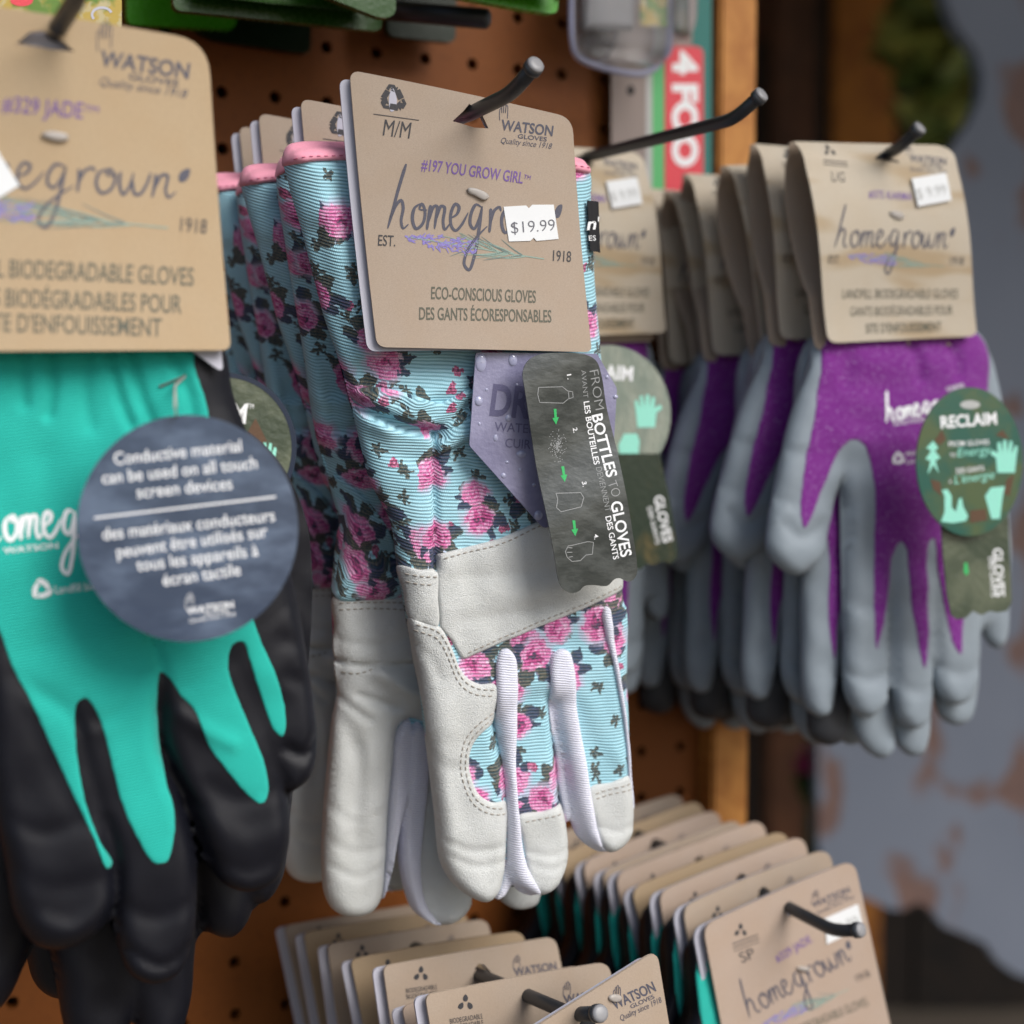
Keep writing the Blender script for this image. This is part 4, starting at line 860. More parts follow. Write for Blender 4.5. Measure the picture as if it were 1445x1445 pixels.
# ================================================================== teal gloves, nearest on the left
f_tc = Frame(150, 270, .392, yaw=24)
te = thing('glove_pair', 'nearest pair of teal and black gloves with a round navy tag', 'glove pair', Matrix.Translation(f_tc.at(68, 62)), 'teal gloves hanging at the left')
tcp = rounded([(-170, -12), (294, 58), (327, 494), (-170, 497)], [20, 48, 14, 14])
thole = [(22, 64), (40, 48), (58, 46), (80, 54), (104, 75), (72, 72), (50, 68)]
tb = lambda P: -.003*((P[:, 0]-80)/250)**2+.0015*((P[:, 1]-270)/200)**2
tc, s_tc = plate('header_card', M['kraft_yellow'], tcp, f_tc, te, .0008, Flat(0, tb), holes=[thole])
plate('card_backing', M['card_white'], rounded([(-180, -10), (285, 52), (320, 526), (268, 490), (-180, 480)], [20, 48, 12, 3, 14]), f_tc, te, .0007, Flat(-.004, tb))
D, SL, PU, GR, LV, S1, S2 = inks(*range(7))
watson(SL, (139, 94), (266, 111), 21); PU.text('#329 JADE', (2, 158), (116, 168), 22, 0, .006); PU.text('TM', (118, 158), (138, 160), 9)
homegrown(SL, (-112, 258), (263, 281), 35, 5.2); D.text('1918', (255, 326), (293, 329), 20, 0, .002); sprig(LV, S1, S2, (-150, 282), (238, 321), 17)
GR.text('LANDFILL BIODEGRADABLE GLOVES', (-92, 387), (274, 403), 25, 0, .008); GR.text('GANTS BIODÉGRADABLES POUR', (-72, 430), (256, 442), 25, 0, .008); GR.text("SITE D'ENFOUISSEMENT", (-28, 467), (227, 475), 25, 0, .008)
for ink, mt, nm in ((D, 'ink', 'printed_lettering'), (SL, 'ink_slate', 'printed_logo'), (PU, 'ink_purple', 'printed_name'), (GR, 'ink_green', 'printed_lettering'), (LV, 'lavender', 'printed_flower'), (S1, 'stem', 'printed_stem'), (S2, 'stem2', 'printed_stem')): ink.lay(nm, M[mt], f_tc, s_tc, tc)
plate('price_sticker', M['sticker'], [(-70, 190), (-8, 206), (27, 262), (-2, 280), (-70, 292)], f_tc, te, .0002, Flat(.0007, tb))
bp = [(54, 190), (62, 183), (84, 184), (99, 192), (98, 201), (86, 205), (66, 200)]
o, _ = soft('tag_fastener', M['barb'], bp, f_tc, Relief([(bp, .0007, 6, 0)]), te, .0004, 4, back=.2, grid=5, step=3); o.matrix_basis = o.matrix_basis @ Matrix.Translation((0, 0, .0008))
f_tg = Frame(180, 800, .416, yaw=20)
F1 = [(-10, 860), (45, 950), (110, 1000), (150, 1120), (166, 1235), (161, 1275), (144, 1308), (92, 1337), (47, 1330), (20, 1290), (5, 1210), (-22, 1060)]
F2 = [(104, 975), (135, 1000), (220, 945), (226, 1050), (250, 1110), (270, 1180), (277, 1240), (272, 1320), (252, 1370), (216, 1385), (182, 1372), (163, 1320), (160, 1240), (130, 1130), (106, 1040)]
F3 = [(218, 935), (250, 950), (330, 920), (368, 1000), (398, 1090), (408, 1150), (405, 1200), (388, 1240), (348, 1256), (310, 1242), (285, 1190), (268, 1140), (240, 1080), (222, 1010)]
F4 = [(310, 890), (345, 880), (405, 850), (430, 920), (443, 1000), (446, 1050), (436, 1095), (408, 1116), (385, 1090), (358, 1040), (328, 970)]
BD = [(-150, 470), (300, 470), (330, 560), (372, 680), (415, 830), (432, 930), (420, 1000), (340, 985), (230, 1010), (120, 1040), (30, 990), (-60, 1000), (-150, 830)]
TW = [([(68, 490), (72, 545), (66, 585)], -.002, 7), ([(120, 490), (118, 560), (124, 600)], -.001, 10), ([(150, 490), (165, 560), (180, 600)], -.002, 7), ([(178, 495), (195, 560), (215, 610)], -.002, 8), ([(235, 500), (262, 560), (268, 610)], -.0018, 8), ([(30, 490), (32, 570)], -.0015, 8), ([(250, 1000), (280, 1020), (320, 1040)], .0012, 12),
      ([(150, 1150), (166, 1215), (150, 1290)], -.001, 9), ([(180, 1330), (225, 1352), (262, 1330)], -.0012, 9), ([(60, 1290), (100, 1300), (150, 1265)], .001, 14), ([(400, 1050), (425, 1060), (442, 1040)], -.0018, 8), ([(300, 1150), (340, 1180), (395, 1160)], .0009, 20), ([(232, 1060), (245, 1090), (270, 1130)], -.002, 6), ([(60, 650), (70, 800), (60, 900)], -.0008, 25), ([(210, 900), (225, 940), (222, 1000)], -.0015, 8)]
TW += [([(20, 1150), (60, 1165), (110, 1150)], -0.00060, 13), ([(20, 1220), (70, 1240), (150, 1225)], -0.00050, 15), ([(175, 1270), (215, 1285), (265, 1265)], -0.00060, 12), ([(290, 1100), (330, 1120), (390, 1105)], -0.00050, 13), ([(300, 1205), (345, 1222), (398, 1200)], -0.00070, 12), ([(120, 1030), (135, 1100), (150, 1150)], 0.00060, 11), ([(15, 950), (60, 1050), (100, 1130)], -0.00045, 15), ([(400, 950), (425, 960)], -0.00070, 11), ([(395, 900), (425, 905)], -0.00060, 11)]
trel = Relief([(BD, .0075, 60, 0), (F1, .0080, 36, 0), (F2, .0074, 28, 0), (F3, .0076, 30, 0), (F4, .0068, 22, -.0003)], TW, .0009, .0002, 120)
tout = [(-150, 478), (300, 478), (330, 560), (372, 680), (415, 830), (432, 930), (443, 1000), (446, 1050), (436, 1094), (409, 1114), (406, 1150), (404, 1200), (388, 1239), (349, 1254), (312, 1242), (284, 1216), (276, 1270), (271, 1320), (252, 1369), (216, 1384), (183, 1371), (166, 1335), (150, 1300), (120, 1326), (90, 1336), (48, 1329), (21, 1290), (5, 1210), (-22, 1060), (-60, 1000), (-150, 840)]
tgl, _ = soft('glove', M['nitrile'], tout, f_tg, trel, te, back=.5, grid=8, step=6, label='teal knit glove with black dipped fingers')
teal_p = [(-148, 480), (262, 482), (270, 520), (284, 562), (296, 620), (316, 720), (340, 830), (360, 895), (380, 940), (393, 980), (397, 1015), (392, 1033), (381, 1025), (363, 980), (345, 925), (336, 900), (322, 905), (316, 935), (345, 1015), (367, 1070), (372, 1112), (363, 1126), (345, 1115), (317, 1083), (288, 1043), (269, 996), (250, 975), (235, 952), (223, 944), (219, 965), (222, 1030), (232, 1098), (242, 1135), (239, 1183), (230, 1206), (212, 1207), (194, 1180), (169, 1126), (140, 1015), (130, 993), (118, 978), (107, 985), (104, 1025), (115, 1110), (135, 1170), (157, 1213), (149, 1217), (130, 1175), (90, 1090), (45, 990), (14, 930), (0, 890), (-30, 840), (-148, 800)]
tk, s_tk = soft('knit_back', M['teal'], ragged(teal_p, 5, .25), f_tg, trel, tgl, .0005, 6, edge=-.0003, grid=7, raw=True)
k = Ink(); homegrown(k, (-28, 762), (218, 746), 34, 6.5); k.text('WATSON', (4, 777), (80, 770), 8, 0, .01); recycle(k, 57, 827, 16); k.text('Landfill biodegradable', (76, 833), (190, 820), 11); k.lay('printed_logo', M['ink_white'], f_tg, s_tk, tgl, .0002)
f_t2 = Frame(150, 1250, .445, yaw=20)
T2 = [[(-90, 1000), (30, 1000), (44, 1200), (46, 1300), (30, 1370), (0, 1420), (-60, 1430), (-90, 1300)], [(60, 1100), (190, 1100), (200, 1330), (185, 1440), (140, 1490), (100, 1470), (78, 1380)], [(170, 1100), (270, 1100), (276, 1300), (266, 1420), (240, 1480), (200, 1480), (180, 1400)], [(270, 1050), (350, 1050), (357, 1220), (352, 1290), (325, 1320), (290, 1312), (272, 1250)], [(330, 1000), (400, 1000), (406, 1180), (396, 1240), (370, 1272), (340, 1262), (326, 1200)], [(-90, 560), (420, 640), (425, 1100), (300, 1150), (-90, 1150)]]
r2 = Relief([(p, .009, 40, 0) for p in T2])
t2o = [(-90, 560), (330, 600), (420, 720), (422, 1000), (406, 1180), (396, 1240), (370, 1271), (351, 1290), (325, 1319), (292, 1312), (276, 1330), (266, 1420), (240, 1479), (205, 1479), (188, 1440), (142, 1489), (100, 1469), (76, 1380), (56, 1330), (30, 1370), (0, 1419), (-60, 1429), (-90, 1300)]
soft('glove', M['nitrile'], t2o, f_t2, r2, te, back=.4, grid=9, step=6, label='second teal and black glove of the pair, only black fingertips showing')
# round navy tag
f_nt = Frame(264, 746, .391, yaw=12, pitch=-4)
nt, s_nt = plate('hang_tag', M['navy_tag'], circle(264.5, 745.5, 156, 160, 90, -1.2), f_nt, te, .0009, raw=False, grid=20, label='round navy tag with white touch screen lettering')
k = Ink()
for tx, p0, p1 in (('Conductive material', (162, 656), (341, 637)), ('can be used on all touch', (145, 683), (363, 661)), ('screen devices', (194, 703), (328, 690)), ('des matériaux conducteurs', (146, 762), (388, 735)), ('peuvent être utilisés sur', (166, 787), (378, 757)), ('tous les appareils à', (194, 806), (365, 784)), ('écran tactile', (231, 827), (340, 811))): k.text(tx, p0, p1, 17, 0, .004)
k.stroke([(133, 731), (389, 701)], 2.6); watson(k, (264, 867), (330, 857), 9); k.lay('printed_lettering', M['ink_white'], f_nt, s_nt, nt)
pts = [f_nt.at(249, 588, .001), f_nt.at(248, 578, .006), f_tg.at(240, 545, .010), f_tg.at(256, 531, .0085), f_tg.at(220, 546, .0085)]
tube('tag_fastener', M['barb'], pts, [.0004]*5, te, 6, W[te.name])
f_rt = Frame(330, 630, .442, yaw=22)
rt, s_rt = plate('hang_tag', M['olive_tag'], circle(318, 632, 100, 106), f_rt, te, .0009, raw=False, grid=20, label='round green tag half hidden behind the navy tag')
rim = [circle(318, 632, 100, 106), circle(318, 632, 93, 99)]
k = Ink(); n_ = len(rim[0]); k.add(np.vstack(rim), [(i, (i+1) % n_, n_+(i+1) % n_, n_+i) for i in range(n_)]); k.lay('printed_rim', M['navy_dark'], f_rt, s_rt, rt)
k = Ink(); k.text('RECLAIM', (235, 585), (346, 597), 26, 0, .03); k.text('TM', (347, 576), (357, 577), 7); k.lay('printed_lettering', M['ink_white'], f_rt, s_rt, rt)
k = Ink(); k.poly([(346, 615), (360, 590), (376, 622), (366, 640)]); k.lay('printed_arrows', M['brown_print'], f_rt, s_rt, rt)
def hand_print(ink, x, y, s, fl=1):
    ink.poly([(x+fl*a*s, y+b*s) for a, b in ((-.30, .5), (-.34, .05), (-.52, -.08), (-.46, -.2), (-.28, -.1), (-.30, -.42), (-.20, -.44), (-.14, -.12), (-.12, -.5), (-.02, -.5), (.02, -.12), (.08, -.48), (.17, -.46), (.15, -.08), (.25, -.34), (.33, -.30), (.28, .1), (.24, .5))])
k = Ink(); hand_print(k, 376, 645, 42); k.lay('printed_hand', M['mint'], f_rt, s_rt, rt)
copy_thing(te, HD*.05, 'second teal glove pair, only the edge of its card showing behind the nearest one', ('hang_tag', 'price_sticker', 'tag_fastener'), Matrix.Rotation(rad(1.5), 4, 'Z'))

# ================================================================== purple gloves at the right
f_pc = Frame(1255, 340, .605, yaw=20)
pu = thing('glove_pair', 'front pair of purple and grey gloves under a water stained card', 'glove pair', Matrix.Translation(f_pc.at(1255, 214)), 'purple gloves hanging on two hooks')
pcp = rounded([(1127, 197), (1345, 203), (1383, 474), (1171, 484)], [3, 20, 12, 14])
phole_patch = [(1233, 224), (1246, 214), (1258, 215), (1268, 230)]
def fh(P):
    y = P[:, 1]; return -.007*np.clip((228-y)/33, 0, 1)**2+.0022*np.sin((y-228)/52)*np.clip((y-215)/40, 0, 1)+.0016*np.clip((1210-P[:, 0])/80, 0, 1)
def bh(P):
    y = P[:, 1]; t = np.clip((y-190)/300, 0, 1.2); return -.0075-.0085*np.sin(np.clip(t*1.35, 0, 1)*math.pi)**.7*np.clip(t*8, 0, 1)
pc, s_pc = plate('header_card', M['kraft_stain'], pcp, f_pc, pu, .0008, Flat(0, fh), grid=12)
plate('card_backing', M['kraft'], rounded([(1128, 196), (1346, 202), (1376, 486), (1164, 494)], [3, 20, 12, 14]), f_pc, pu, .0008, Flat(0, bh), grid=12)
k = Ink(); k.poly(phole_patch); k.lay('dark_hole_patch', M['woven'], f_pc, s_pc, pc, .0002)  # black patch painted on the card for the dark of a hole
D, SL, PU, GR, LV, S1, S2 = inks(*range(7))
leaf3(D, 1171, 212, 9); D.stroke([(1159, 227), (1194, 230)], 1.6); D.stroke([(1159, 232), (1195, 235)], 1.4); D.text('L/G', (1169, 257), (1188, 258), 14)
watson(SL, (1282, 228), (1334, 233), 10); PU.text('#375 KARMA', (1221, 280), (1282, 284), 11, 0, .01)
homegrown(SL, (1172, 350), (1340, 352), 24, 3.0); D.text('EST.', (1164, 372), (1181, 373), 11); D.text('1918', (1338, 374), (1357, 374), 11); sprig(LV, S1, S2, (1192, 362), (1330, 376), 9)
GR.text('LANDFILL BIODEGRADABLE GLOVES', (1189, 421), (1353, 421), 13, 0, .002); GR.text('GANTS BIODÉGRADABLES POUR', (1202, 446), (1347, 444), 13, 0, .002); GR.text("SITE D'ENFOUISSEMENT", (1225, 470), (1332, 467), 13, 0, .012)
for ink, mt, nm in ((D, 'ink', 'printed_lettering'), (SL, 'ink_slate', 'printed_logo'), (PU, 'ink_purple', 'printed_name'), (GR, 'ink_green', 'printed_lettering'), (LV, 'lavender', 'printed_flower'), (S1, 'stem', 'printed_stem')): ink.lay(nm, M[mt], f_pc, s_pc, pc)
st, s_st = plate('price_sticker', M['sticker'], [(1281, 253), (1330, 245), (1335, 284), (1288, 293)], f_pc, pu, .0003, Flat(.0016, fh))
k = Ink(); k.text('$ 9.99', (1288, 282), (1329, 275), 14); k.lay('price', M['ink_pale'], f_pc, s_st, st)
bp = [(1247, 299), (1254, 295), (1270, 300), (1273, 310), (1265, 316), (1252, 309)]
o, _ = soft('tag_fastener', M['barb'], bp, f_pc, Relief([(bp, .0008, 5, 0)]), pu, .0006, 4, back=.2, grid=5, step=3); o.matrix_basis = o.matrix_basis @ Matrix.Translation((0, 0, .0022))
Z2 = lambda pts: [(840+x/2.3124, 460+y/2.3124) for x, y in pts]
f_pg = Frame(1260, 740, .629, yaw=20)
TH = Z2([(725, 60), (640, 280), (592, 480), (560, 650), (558, 730), (600, 790), (650, 814), (698, 792), (738, 740), (762, 620), (800, 480), (830, 380), (820, 200)])
IX = Z2([(790, 390), (806, 600), (806, 1000), (814, 1200), (850, 1266), (890, 1277), (938, 1225), (950, 1100), (950, 900), (960, 720), (1000, 600), (900, 350)])
MD = Z2([(945, 730), (952, 900), (965, 1150), (985, 1280), (1030, 1317), (1075, 1290), (1090, 1220), (1092, 1000), (1075, 720), (1020, 650)])
RG = Z2([(1055, 700), (1078, 850), (1095, 1050), (1106, 1180), (1150, 1233), (1200, 1227), (1238, 1160), (1246, 1000), (1250, 800), (1200, 650)])
PB = Z2([(725, 20), (1250, 20), (1262, 400), (1262, 760), (1160, 800), (1000, 800), (850, 700), (800, 480), (700, 480), (700, 200)])
prel = Relief([(PB, .0070, 70, 0), (TH, .0060, 19, 0), (IX, .0060, 16, 0), (MD, .0058, 15, 0), (RG, .0060, 16, 0)], [(Z2([(790, 60), (800, 120), (790, 190)]), -.001, 9), (Z2([(1000, 50), (1020, 110), (1030, 170)]), -.0022, 8), (Z2([(1130, 60), (1150, 110), (1150, 160)]), -.002, 7), (Z2([(600, 640), (650, 690), (720, 640)]), -.0014, 7), (Z2([(570, 560), (620, 580)]), -.0008, 6), (Z2([(820, 900), (860, 915), (880, 905)]), -.0009, 6), (Z2([(815, 1130), (870, 1150), (940, 1120)]), -.0011, 6), (Z2([(985, 1170), (1030, 1190), (1085, 1165)]), -.001, 6), (Z2([(1110, 1110), (1170, 1130), (1235, 1105)]), -.001, 6), (Z2([(610, 400), (640, 420), (670, 410)]), -.0008, 7)], .0007, .00025, 70)
pout = Z2([(725, 30), (1246, 30), (1258, 400), (1256, 760), (1250, 900), (1246, 1000), (1238, 1160), (1200, 1226), (1150, 1232), (1106, 1180), (1096, 1110), (1091, 1220), (1075, 1289), (1030, 1316), (986, 1280), (962, 1180), (938, 1224), (890, 1276), (850, 1265), (814, 1200), (806, 1000), (800, 700), (792, 520), (762, 620), (738, 740), (698, 791), (650, 813), (600, 789), (558, 730), (560, 650), (592, 480), (640, 280), (690, 140)])
pgl, _ = soft('glove', M['grey_dip'], pout, f_pg, prel, pu, back=.4, grid=8, step=5, label='purple knit glove with grey dipped fingers')
pp = Z2([(728, 32), (1240, 32), (1250, 400), (1250, 760), (1215, 850), (1180, 900), (1172, 1000), (1164, 1066), (1140, 1030), (1110, 900), (1085, 760), (1072, 690), (1060, 700), (1060, 850), (1058, 1060), (1048, 1112), (1025, 1020), (1000, 850), (986, 720), (972, 700), (960, 712), (944, 800), (915, 960), (893, 1052), (884, 980), (884, 700), (882, 540), (866, 430), (845, 385), (808, 370), (775, 400), (720, 520), (680, 620), (658, 657), (647, 630), (652, 500), (672, 380), (695, 250), (715, 110)])
pk, s_pk = soft('knit_back', M['purple'], ragged(pp, 4, .3, 4), f_pg, prel, pgl, .0004, 5, edge=-.0003, grid=7, raw=True)
k = Ink(); homegrown(k, (1236, 596), (1350, 574), 17, 4.2); k.text('WATSON', (1245, 601), (1294, 593), 5); recycle(k, 1253, 646, 10); k.text('Made with', (1265, 643), (1300, 636), 6); k.text('Landfill', (1265, 654), (1296, 648), 6); k.text('KARMA', (1322, 553), (1345, 547), 7); k.lay('printed_logo', M['ink_white'], f_pg, s_pk, pgl, .0002)
# the second glove of the pair behind
f_p2 = Frame(1260, 850, .643, yaw=20)
S2_ = [Z2(p) for p in ([(690, 700), (672, 850), (672, 1000), (674, 1180), (690, 1250), (720, 1274), (755, 1262), (778, 1180), (800, 1000), (810, 780)], [(830, 1000), (836, 1250), (850, 1340), (890, 1395), (930, 1410), (962, 1385), (972, 1300), (960, 1100), (940, 950)], [(960, 1000), (975, 1300), (985, 1370), (1020, 1402), (1060, 1395), (1082, 1340), (1090, 1200), (1080, 1000)], [(1090, 950), (1105, 1200), (1120, 1270), (1160, 1302), (1210, 1290), (1234, 1230), (1240, 1000), (1200, 900)], [(1250, 700), (1252, 950), (1270, 1020), (1300, 1054), (1330, 1030), (1340, 950), (1330, 800)], [(700, 40), (1240, 40), (1330, 500), (1335, 850), (1240, 1010), (1000, 1050), (830, 1040), (700, 800)])]
rp2 = Relief([(p, .0058, 16, 0) for p in S2_], (), .0007, .00025, 70)
o2 = Z2([(700, 40), (1240, 40), (1330, 500), (1340, 850), (1338, 950), (1328, 1029), (1300, 1052), (1272, 1020), (1250, 960), (1240, 1100), (1233, 1230), (1210, 1289), (1160, 1300), (1120, 1268), (1098, 1200), (1082, 1340), (1060, 1393), (1020, 1400), (986, 1368), (972, 1310), (962, 1384), (930, 1408), (890, 1393), (850, 1338), (836, 1250), (826, 1050), (800, 1020), (778, 1180), (755, 1261), (720, 1272), (690, 1249), (674, 1180), (672, 1000), (672, 850), (690, 700)])
g2_, _ = soft('glove', M['grey_dip'], o2, f_p2, rp2, pu, back=.4, grid=10, step=6, label='second purple and grey glove of the pair, behind the first')
soft('knit_back', M['purple'], Z2([(705, 60), (820, 60), (812, 500), (806, 780), (790, 850), (770, 940), (757, 1080), (745, 1030), (735, 900), (738, 760), (720, 600)]), f_p2, rp2, g2_, .0004, 5, edge=-.0003, grid=8)
# dark palm-side fingers of the second glove
for p in ([(715, 1180), (690, 1280), (705, 1345), (760, 1368), (805, 1345), (824, 1270), (815, 1150)],): soft('finger_underside', M['dark_dip'], Z2(p), Frame(1260, 850, .650, yaw=20), Relief([(Z2(p), .007, 24, 0)]), pu, back=.5, grid=9, step=5)
# tags
f_rg = Frame(1368, 652, .593, yaw=12)
rg, s_rg = plate('hang_tag', M['green_tag'], circle(1367.5, 651.5, 75, 105), f_rg, pu, .0009, raw=False, grid=20, label='round dark green tag with white lettering and mint pictures')
k = Ink(); k.text('RECLAIM', (1327, 604), (1406, 598), 16, 0, .03)
for tx, a, b, h in (('FROM GLOVES', (1338, 630), (1395, 627), 7), ('TO', (1340, 645), (1348, 644), 5), ('DES GANTS', (1349, 668), (1388, 664), 7), ('À', (1338, 682), (1342, 682), 5)): k.text(tx, a, b, h, 0, .006)
k.lay('printed_lettering', M['ink_white'], f_rg, s_rg, rg)
k = Ink(); k.text('Energy', (1350, 645), (1396, 640), 12, .25); k.text("L'énergie", (1346, 683), (1402, 675), 12, .25)
hand_print(k, 1420, 644, 46); k.poly([(1308, 670), (1312, 650), (1305, 648), (1313, 636), (1306, 632), (1316, 622), (1323, 632), (1318, 636), (1326, 646), (1319, 650), (1324, 668), (1316, 656)])
k.poly([(1327, 736), (1332, 722), (1332, 700), (1328, 692), (1336, 690), (1342, 700), (1342, 716), (1348, 722), (1352, 704), (1356, 702), (1358, 714), (1365, 728), (1362, 735), (1344, 738)]); k.poly([(1389, 700), (1397, 688), (1417, 686), (1414, 700), (1410, 732), (1398, 732)])
k.lay('printed_pictures', M['mint'], f_rg, s_rg, rg)
k = Ink()
for p in ([(1318, 622), (1328, 606), (1334, 620), (1326, 628)], [(1404, 614), (1414, 606), (1422, 620), (1410, 616)], [(1312, 676), (1326, 680), (1328, 700), (1316, 690)], [(1420, 676), (1430, 670), (1424, 700), (1414, 696)], [(1368, 720), (1390, 718), (1392, 734), (1368, 738)]): k.poly(p)
k.lay('printed_arrows', M['brown_print'], f_rg, s_rg, rg)
k = Ink(); k.poly(circle(1368, 571, 14, 6)); k.lay('tag_hole', M['ink_pale'], f_rg, s_rg, rg)
f_rb = Frame(1378, 790, .601, yaw=14)
rbp = [(1326, 690), (1420, 690), (1424, 780), (1427, 850), (1420, 862), (1406, 864), (1396, 862), (1385, 868), (1372, 862), (1362, 872), (1350, 874), (1342, 868), (1336, 840), (1330, 780)]
rb, s_rb = plate('hang_tag', M['olive_tag'], rbp, f_rb, pu, .0008, label='olive tag with a wavy bottom edge')
k = Ink(); k.text('GLOVES', (1400, 774), (1404, 842), 13, 0, .02); k.text('DES GANTS', (1394, 786), (1398, 842), 6, 0, .01); k.lay('printed_lettering', M['ink_white'], f_rb, s_rb, rb)
k = Ink(); k.poly([(1360, 794), (1364, 794), (1366, 808), (1362, 812), (1359, 806)]); k.lay('printed_arrows', M['arrow'], f_rb, s_rb, rb)
NM = ['second', 'third', 'fourth', 'fifth', 'sixth', 'seventh', 'eighth', 'ninth']
for i, (d_, yw, dz) in enumerate(((.024, -2, .001), (.050, 3, -.001), (.074, -1, -.004), (.092, 2, -.007), (.104, -2, -.008))):
    r_ = copy_thing(pu, HD*d_+Vector((0, 0, dz)), NM[i]+' purple glove pair behind the water stained card, seen edge on' if i < 4 else 'rearmost purple glove pair in the stack behind the water stained card', ('hang_tag', 'price_sticker', 'tag_fastener'), Matrix.Rotation(rad(yw*1.6), 4, 'Z') @ Matrix.Rotation(rad((3, -3.5, 2, -2.5, 4)[i]), 4, 'Y'))
    bend(r_, (.001, -.0004, .0012, .0002, .001)[i], (.0014, -.002, .0008, -.001, .002)[i], (-.0008, .0005, -.001, 0, -.0005)[i])
dv = P3(826, 219, .632)-P3(1253, 214, .605)
mp_ = copy_thing(pu, dv, 'purple glove pair on the long bare hook, between the floral card and the purple stack', ('hang_tag',), Matrix.Rotation(rad(13), 4, 'Z'))
mq_ = copy_thing(pu, dv+HD*.03, 'purple glove pair directly behind the one on the long bare hook', ('hang_tag', 'price_sticker', 'tag_fastener'), Matrix.Rotation(rad(15), 4, 'Z'))
for r_ in (mp_, mq_):
    for ch in r_.children:
        if ch.name.startswith(('glove', 'finger')): ch.matrix_basis = Matrix.Translation((-.014, 0, .004)) @ ch.matrix_basis
f_sg = Frame(860, 585, .604, yaw=14)
sg, s_sg = plate('hang_tag', M['green_tag_pale'], circle(858, 585, 88, 98), f_sg, mp_, .0009, raw=False, grid=20, label='scuffed round sage green tag')
k = Ink(); k.text('RECLAIM', (800, 531), (892, 537), 19, 0, .03); k.lay('printed_lettering', M['ink_white'], f_sg, s_sg, sg)
k = Ink(); hand_print(k, 910, 580, 46, -1); k.poly([(872, 628), (880, 612), (898, 612), (902, 622), (898, 668), (878, 670)]); k.lay('printed_pictures', M['mint'], f_sg, s_sg, sg)
f_sb = Frame(910, 745, .610, yaw=14)
sb, s_sb = plate('hang_tag', M['dark_tag'], [(862, 640), (930, 640), (944, 700), (956, 775), (955, 788), (946, 795), (934, 792), (922, 797), (912, 796), (902, 804), (892, 802), (885, 790), (872, 720)], f_sb, mp_, .0008, label='dark green photo tag with a wavy bottom edge')
k = Ink(); k.text('GLOVES', (922, 701), (936, 766), 13, 0, .02); k.text('DES GANTS', (913, 716), (925, 768), 6, 0, .008); k.lay('printed_lettering', M['ink_white'], f_sb, s_sb, sb)

# ================================================================== stacks of cards along the bottom
def plain_glove(parent, fr, x, y, s, m1, m2, lab):
    """hanging glove under a card: cuff, knit back, dipped fingers"""
    Q = lambda pts: [(x+a*s, y+b*s) for a, b in pts]
    fs = [Q([(-.5+.25*i, 1.0), (-.48+.25*i, 1.7), (-.42+.25*i, 1.9+.1*(i in (1, 2))), (-.33+.25*i, 1.9+.1*(i in (1, 2))), (-.28+.25*i, 1.7), (-.26+.25*i, 1.0)]) for i in range(4)]
    th = Q([(-.5, .5), (-.72, .9), (-.74, 1.15), (-.62, 1.2), (-.45, 1.0)]); body = Q([(-.46, 0), (.46, 0), (.5, 1.15), (-.5, 1.15)])
    R_ = Relief([(p, .007, s*.12, 0) for p in fs+[th, body]])
    ol = Q([(-.46, 0), (.46, 0), (.5, 1.0), (.47, 1.7), (.42, 1.9), (.33, 1.9), (.26, 1.7), (.22, 1.7), (.17, 2.0), (.08, 2.0), (0, 1.7), (-.08, 2.0), (-.17, 2.0), (-.25, 1.7), (-.33, 1.9), (-.42, 1.9), (-.48, 1.7), (-.5, 1.05), (-.62, 1.2), (-.74, 1.15), (-.72, .9), (-.5, .5)])
    g, _ = soft('glove', m2, ol, fr, R_, parent, back=.6, grid=16, step=10); g['label'] = lab
    soft('knit_back', m1, Q([(-.44, .01), (.44, .01), (.47, .9), (.3, 1.1), (.05, 1.0), (-.2, 1.1), (-.44, .7)]), fr, R_, g, .0004, 6, edge=-.0003, grid=16, step=10)
    return g
f_r = Frame(1105, 1330, .588, yaw=30)
rr = thing('glove_pair', 'front card of the lower right stack, size SP, with white price sticker', 'glove pair', Matrix.Translation(f_r.at(1112, 1282)), 'teal gloves stacked on the lower right hook')
rp = rounded([(988, 1305), (1202, 1212), (1262, 1500), (1044, 1590)], [18, 20, 12, 12])
rh = [(1104, 1279), (1112, 1272), (1120, 1277), (1122, 1290), (1112, 1294)]
rbow = lambda P: .001*((P[:, 0]-1105)/100)**2
rc, s_rc = plate('header_card', M['kraft_pink'], rp, f_r, rr, .0009, Flat(0, rbow), holes=[rh])
plate('card_backing', M['card_white'], rounded([(980, 1314), (1194, 1221), (1254, 1508), (1036, 1598)], [18, 20, 12, 12]), f_r, rr, .0009, Flat(-.0032, rbow), holes=[rh])
D, SL, PU, GR, LV, S1, S2 = inks(*range(7))
leaf3(D, 1043, 1312, 10); D.stroke([(1031, 1331), (1068, 1318)], 1.6); D.stroke([(1032, 1336), (1069, 1323)], 1.6); D.stroke([(1033, 1341), (1070, 1328)], 1.2); D.text('SP', (1045, 1358), (1065, 1350), 15)
watson(SL, (1146, 1281), (1197, 1257), 8); PU.text('#329 JADE', (1096, 1358), (1145, 1328), 11, 0, .006); homegrown(SL, (1056, 1436), (1206, 1350), 22, 3.0); D.text('1918', (1207, 1384), (1224, 1375), 10)
sprig(LV, S1, S2, (1074, 1446), (1195, 1394), 9); GR.text('LANDFILL BIODEGRADABLE GLOVES', (1082, 1478), (1222, 1416), 12)
for ink, mt, nm in ((D, 'ink', 'printed_lettering'), (SL, 'ink_slate', 'printed_logo'), (PU, 'ink_purple', 'printed_name'), (GR, 'ink_green', 'printed_lettering'), (LV, 'lavender', 'printed_flower'), (S1, 'stem', 'printed_stem'), (S2, 'stem2', 'printed_stem')): ink.lay(nm, M[mt], f_r, s_rc, rc)
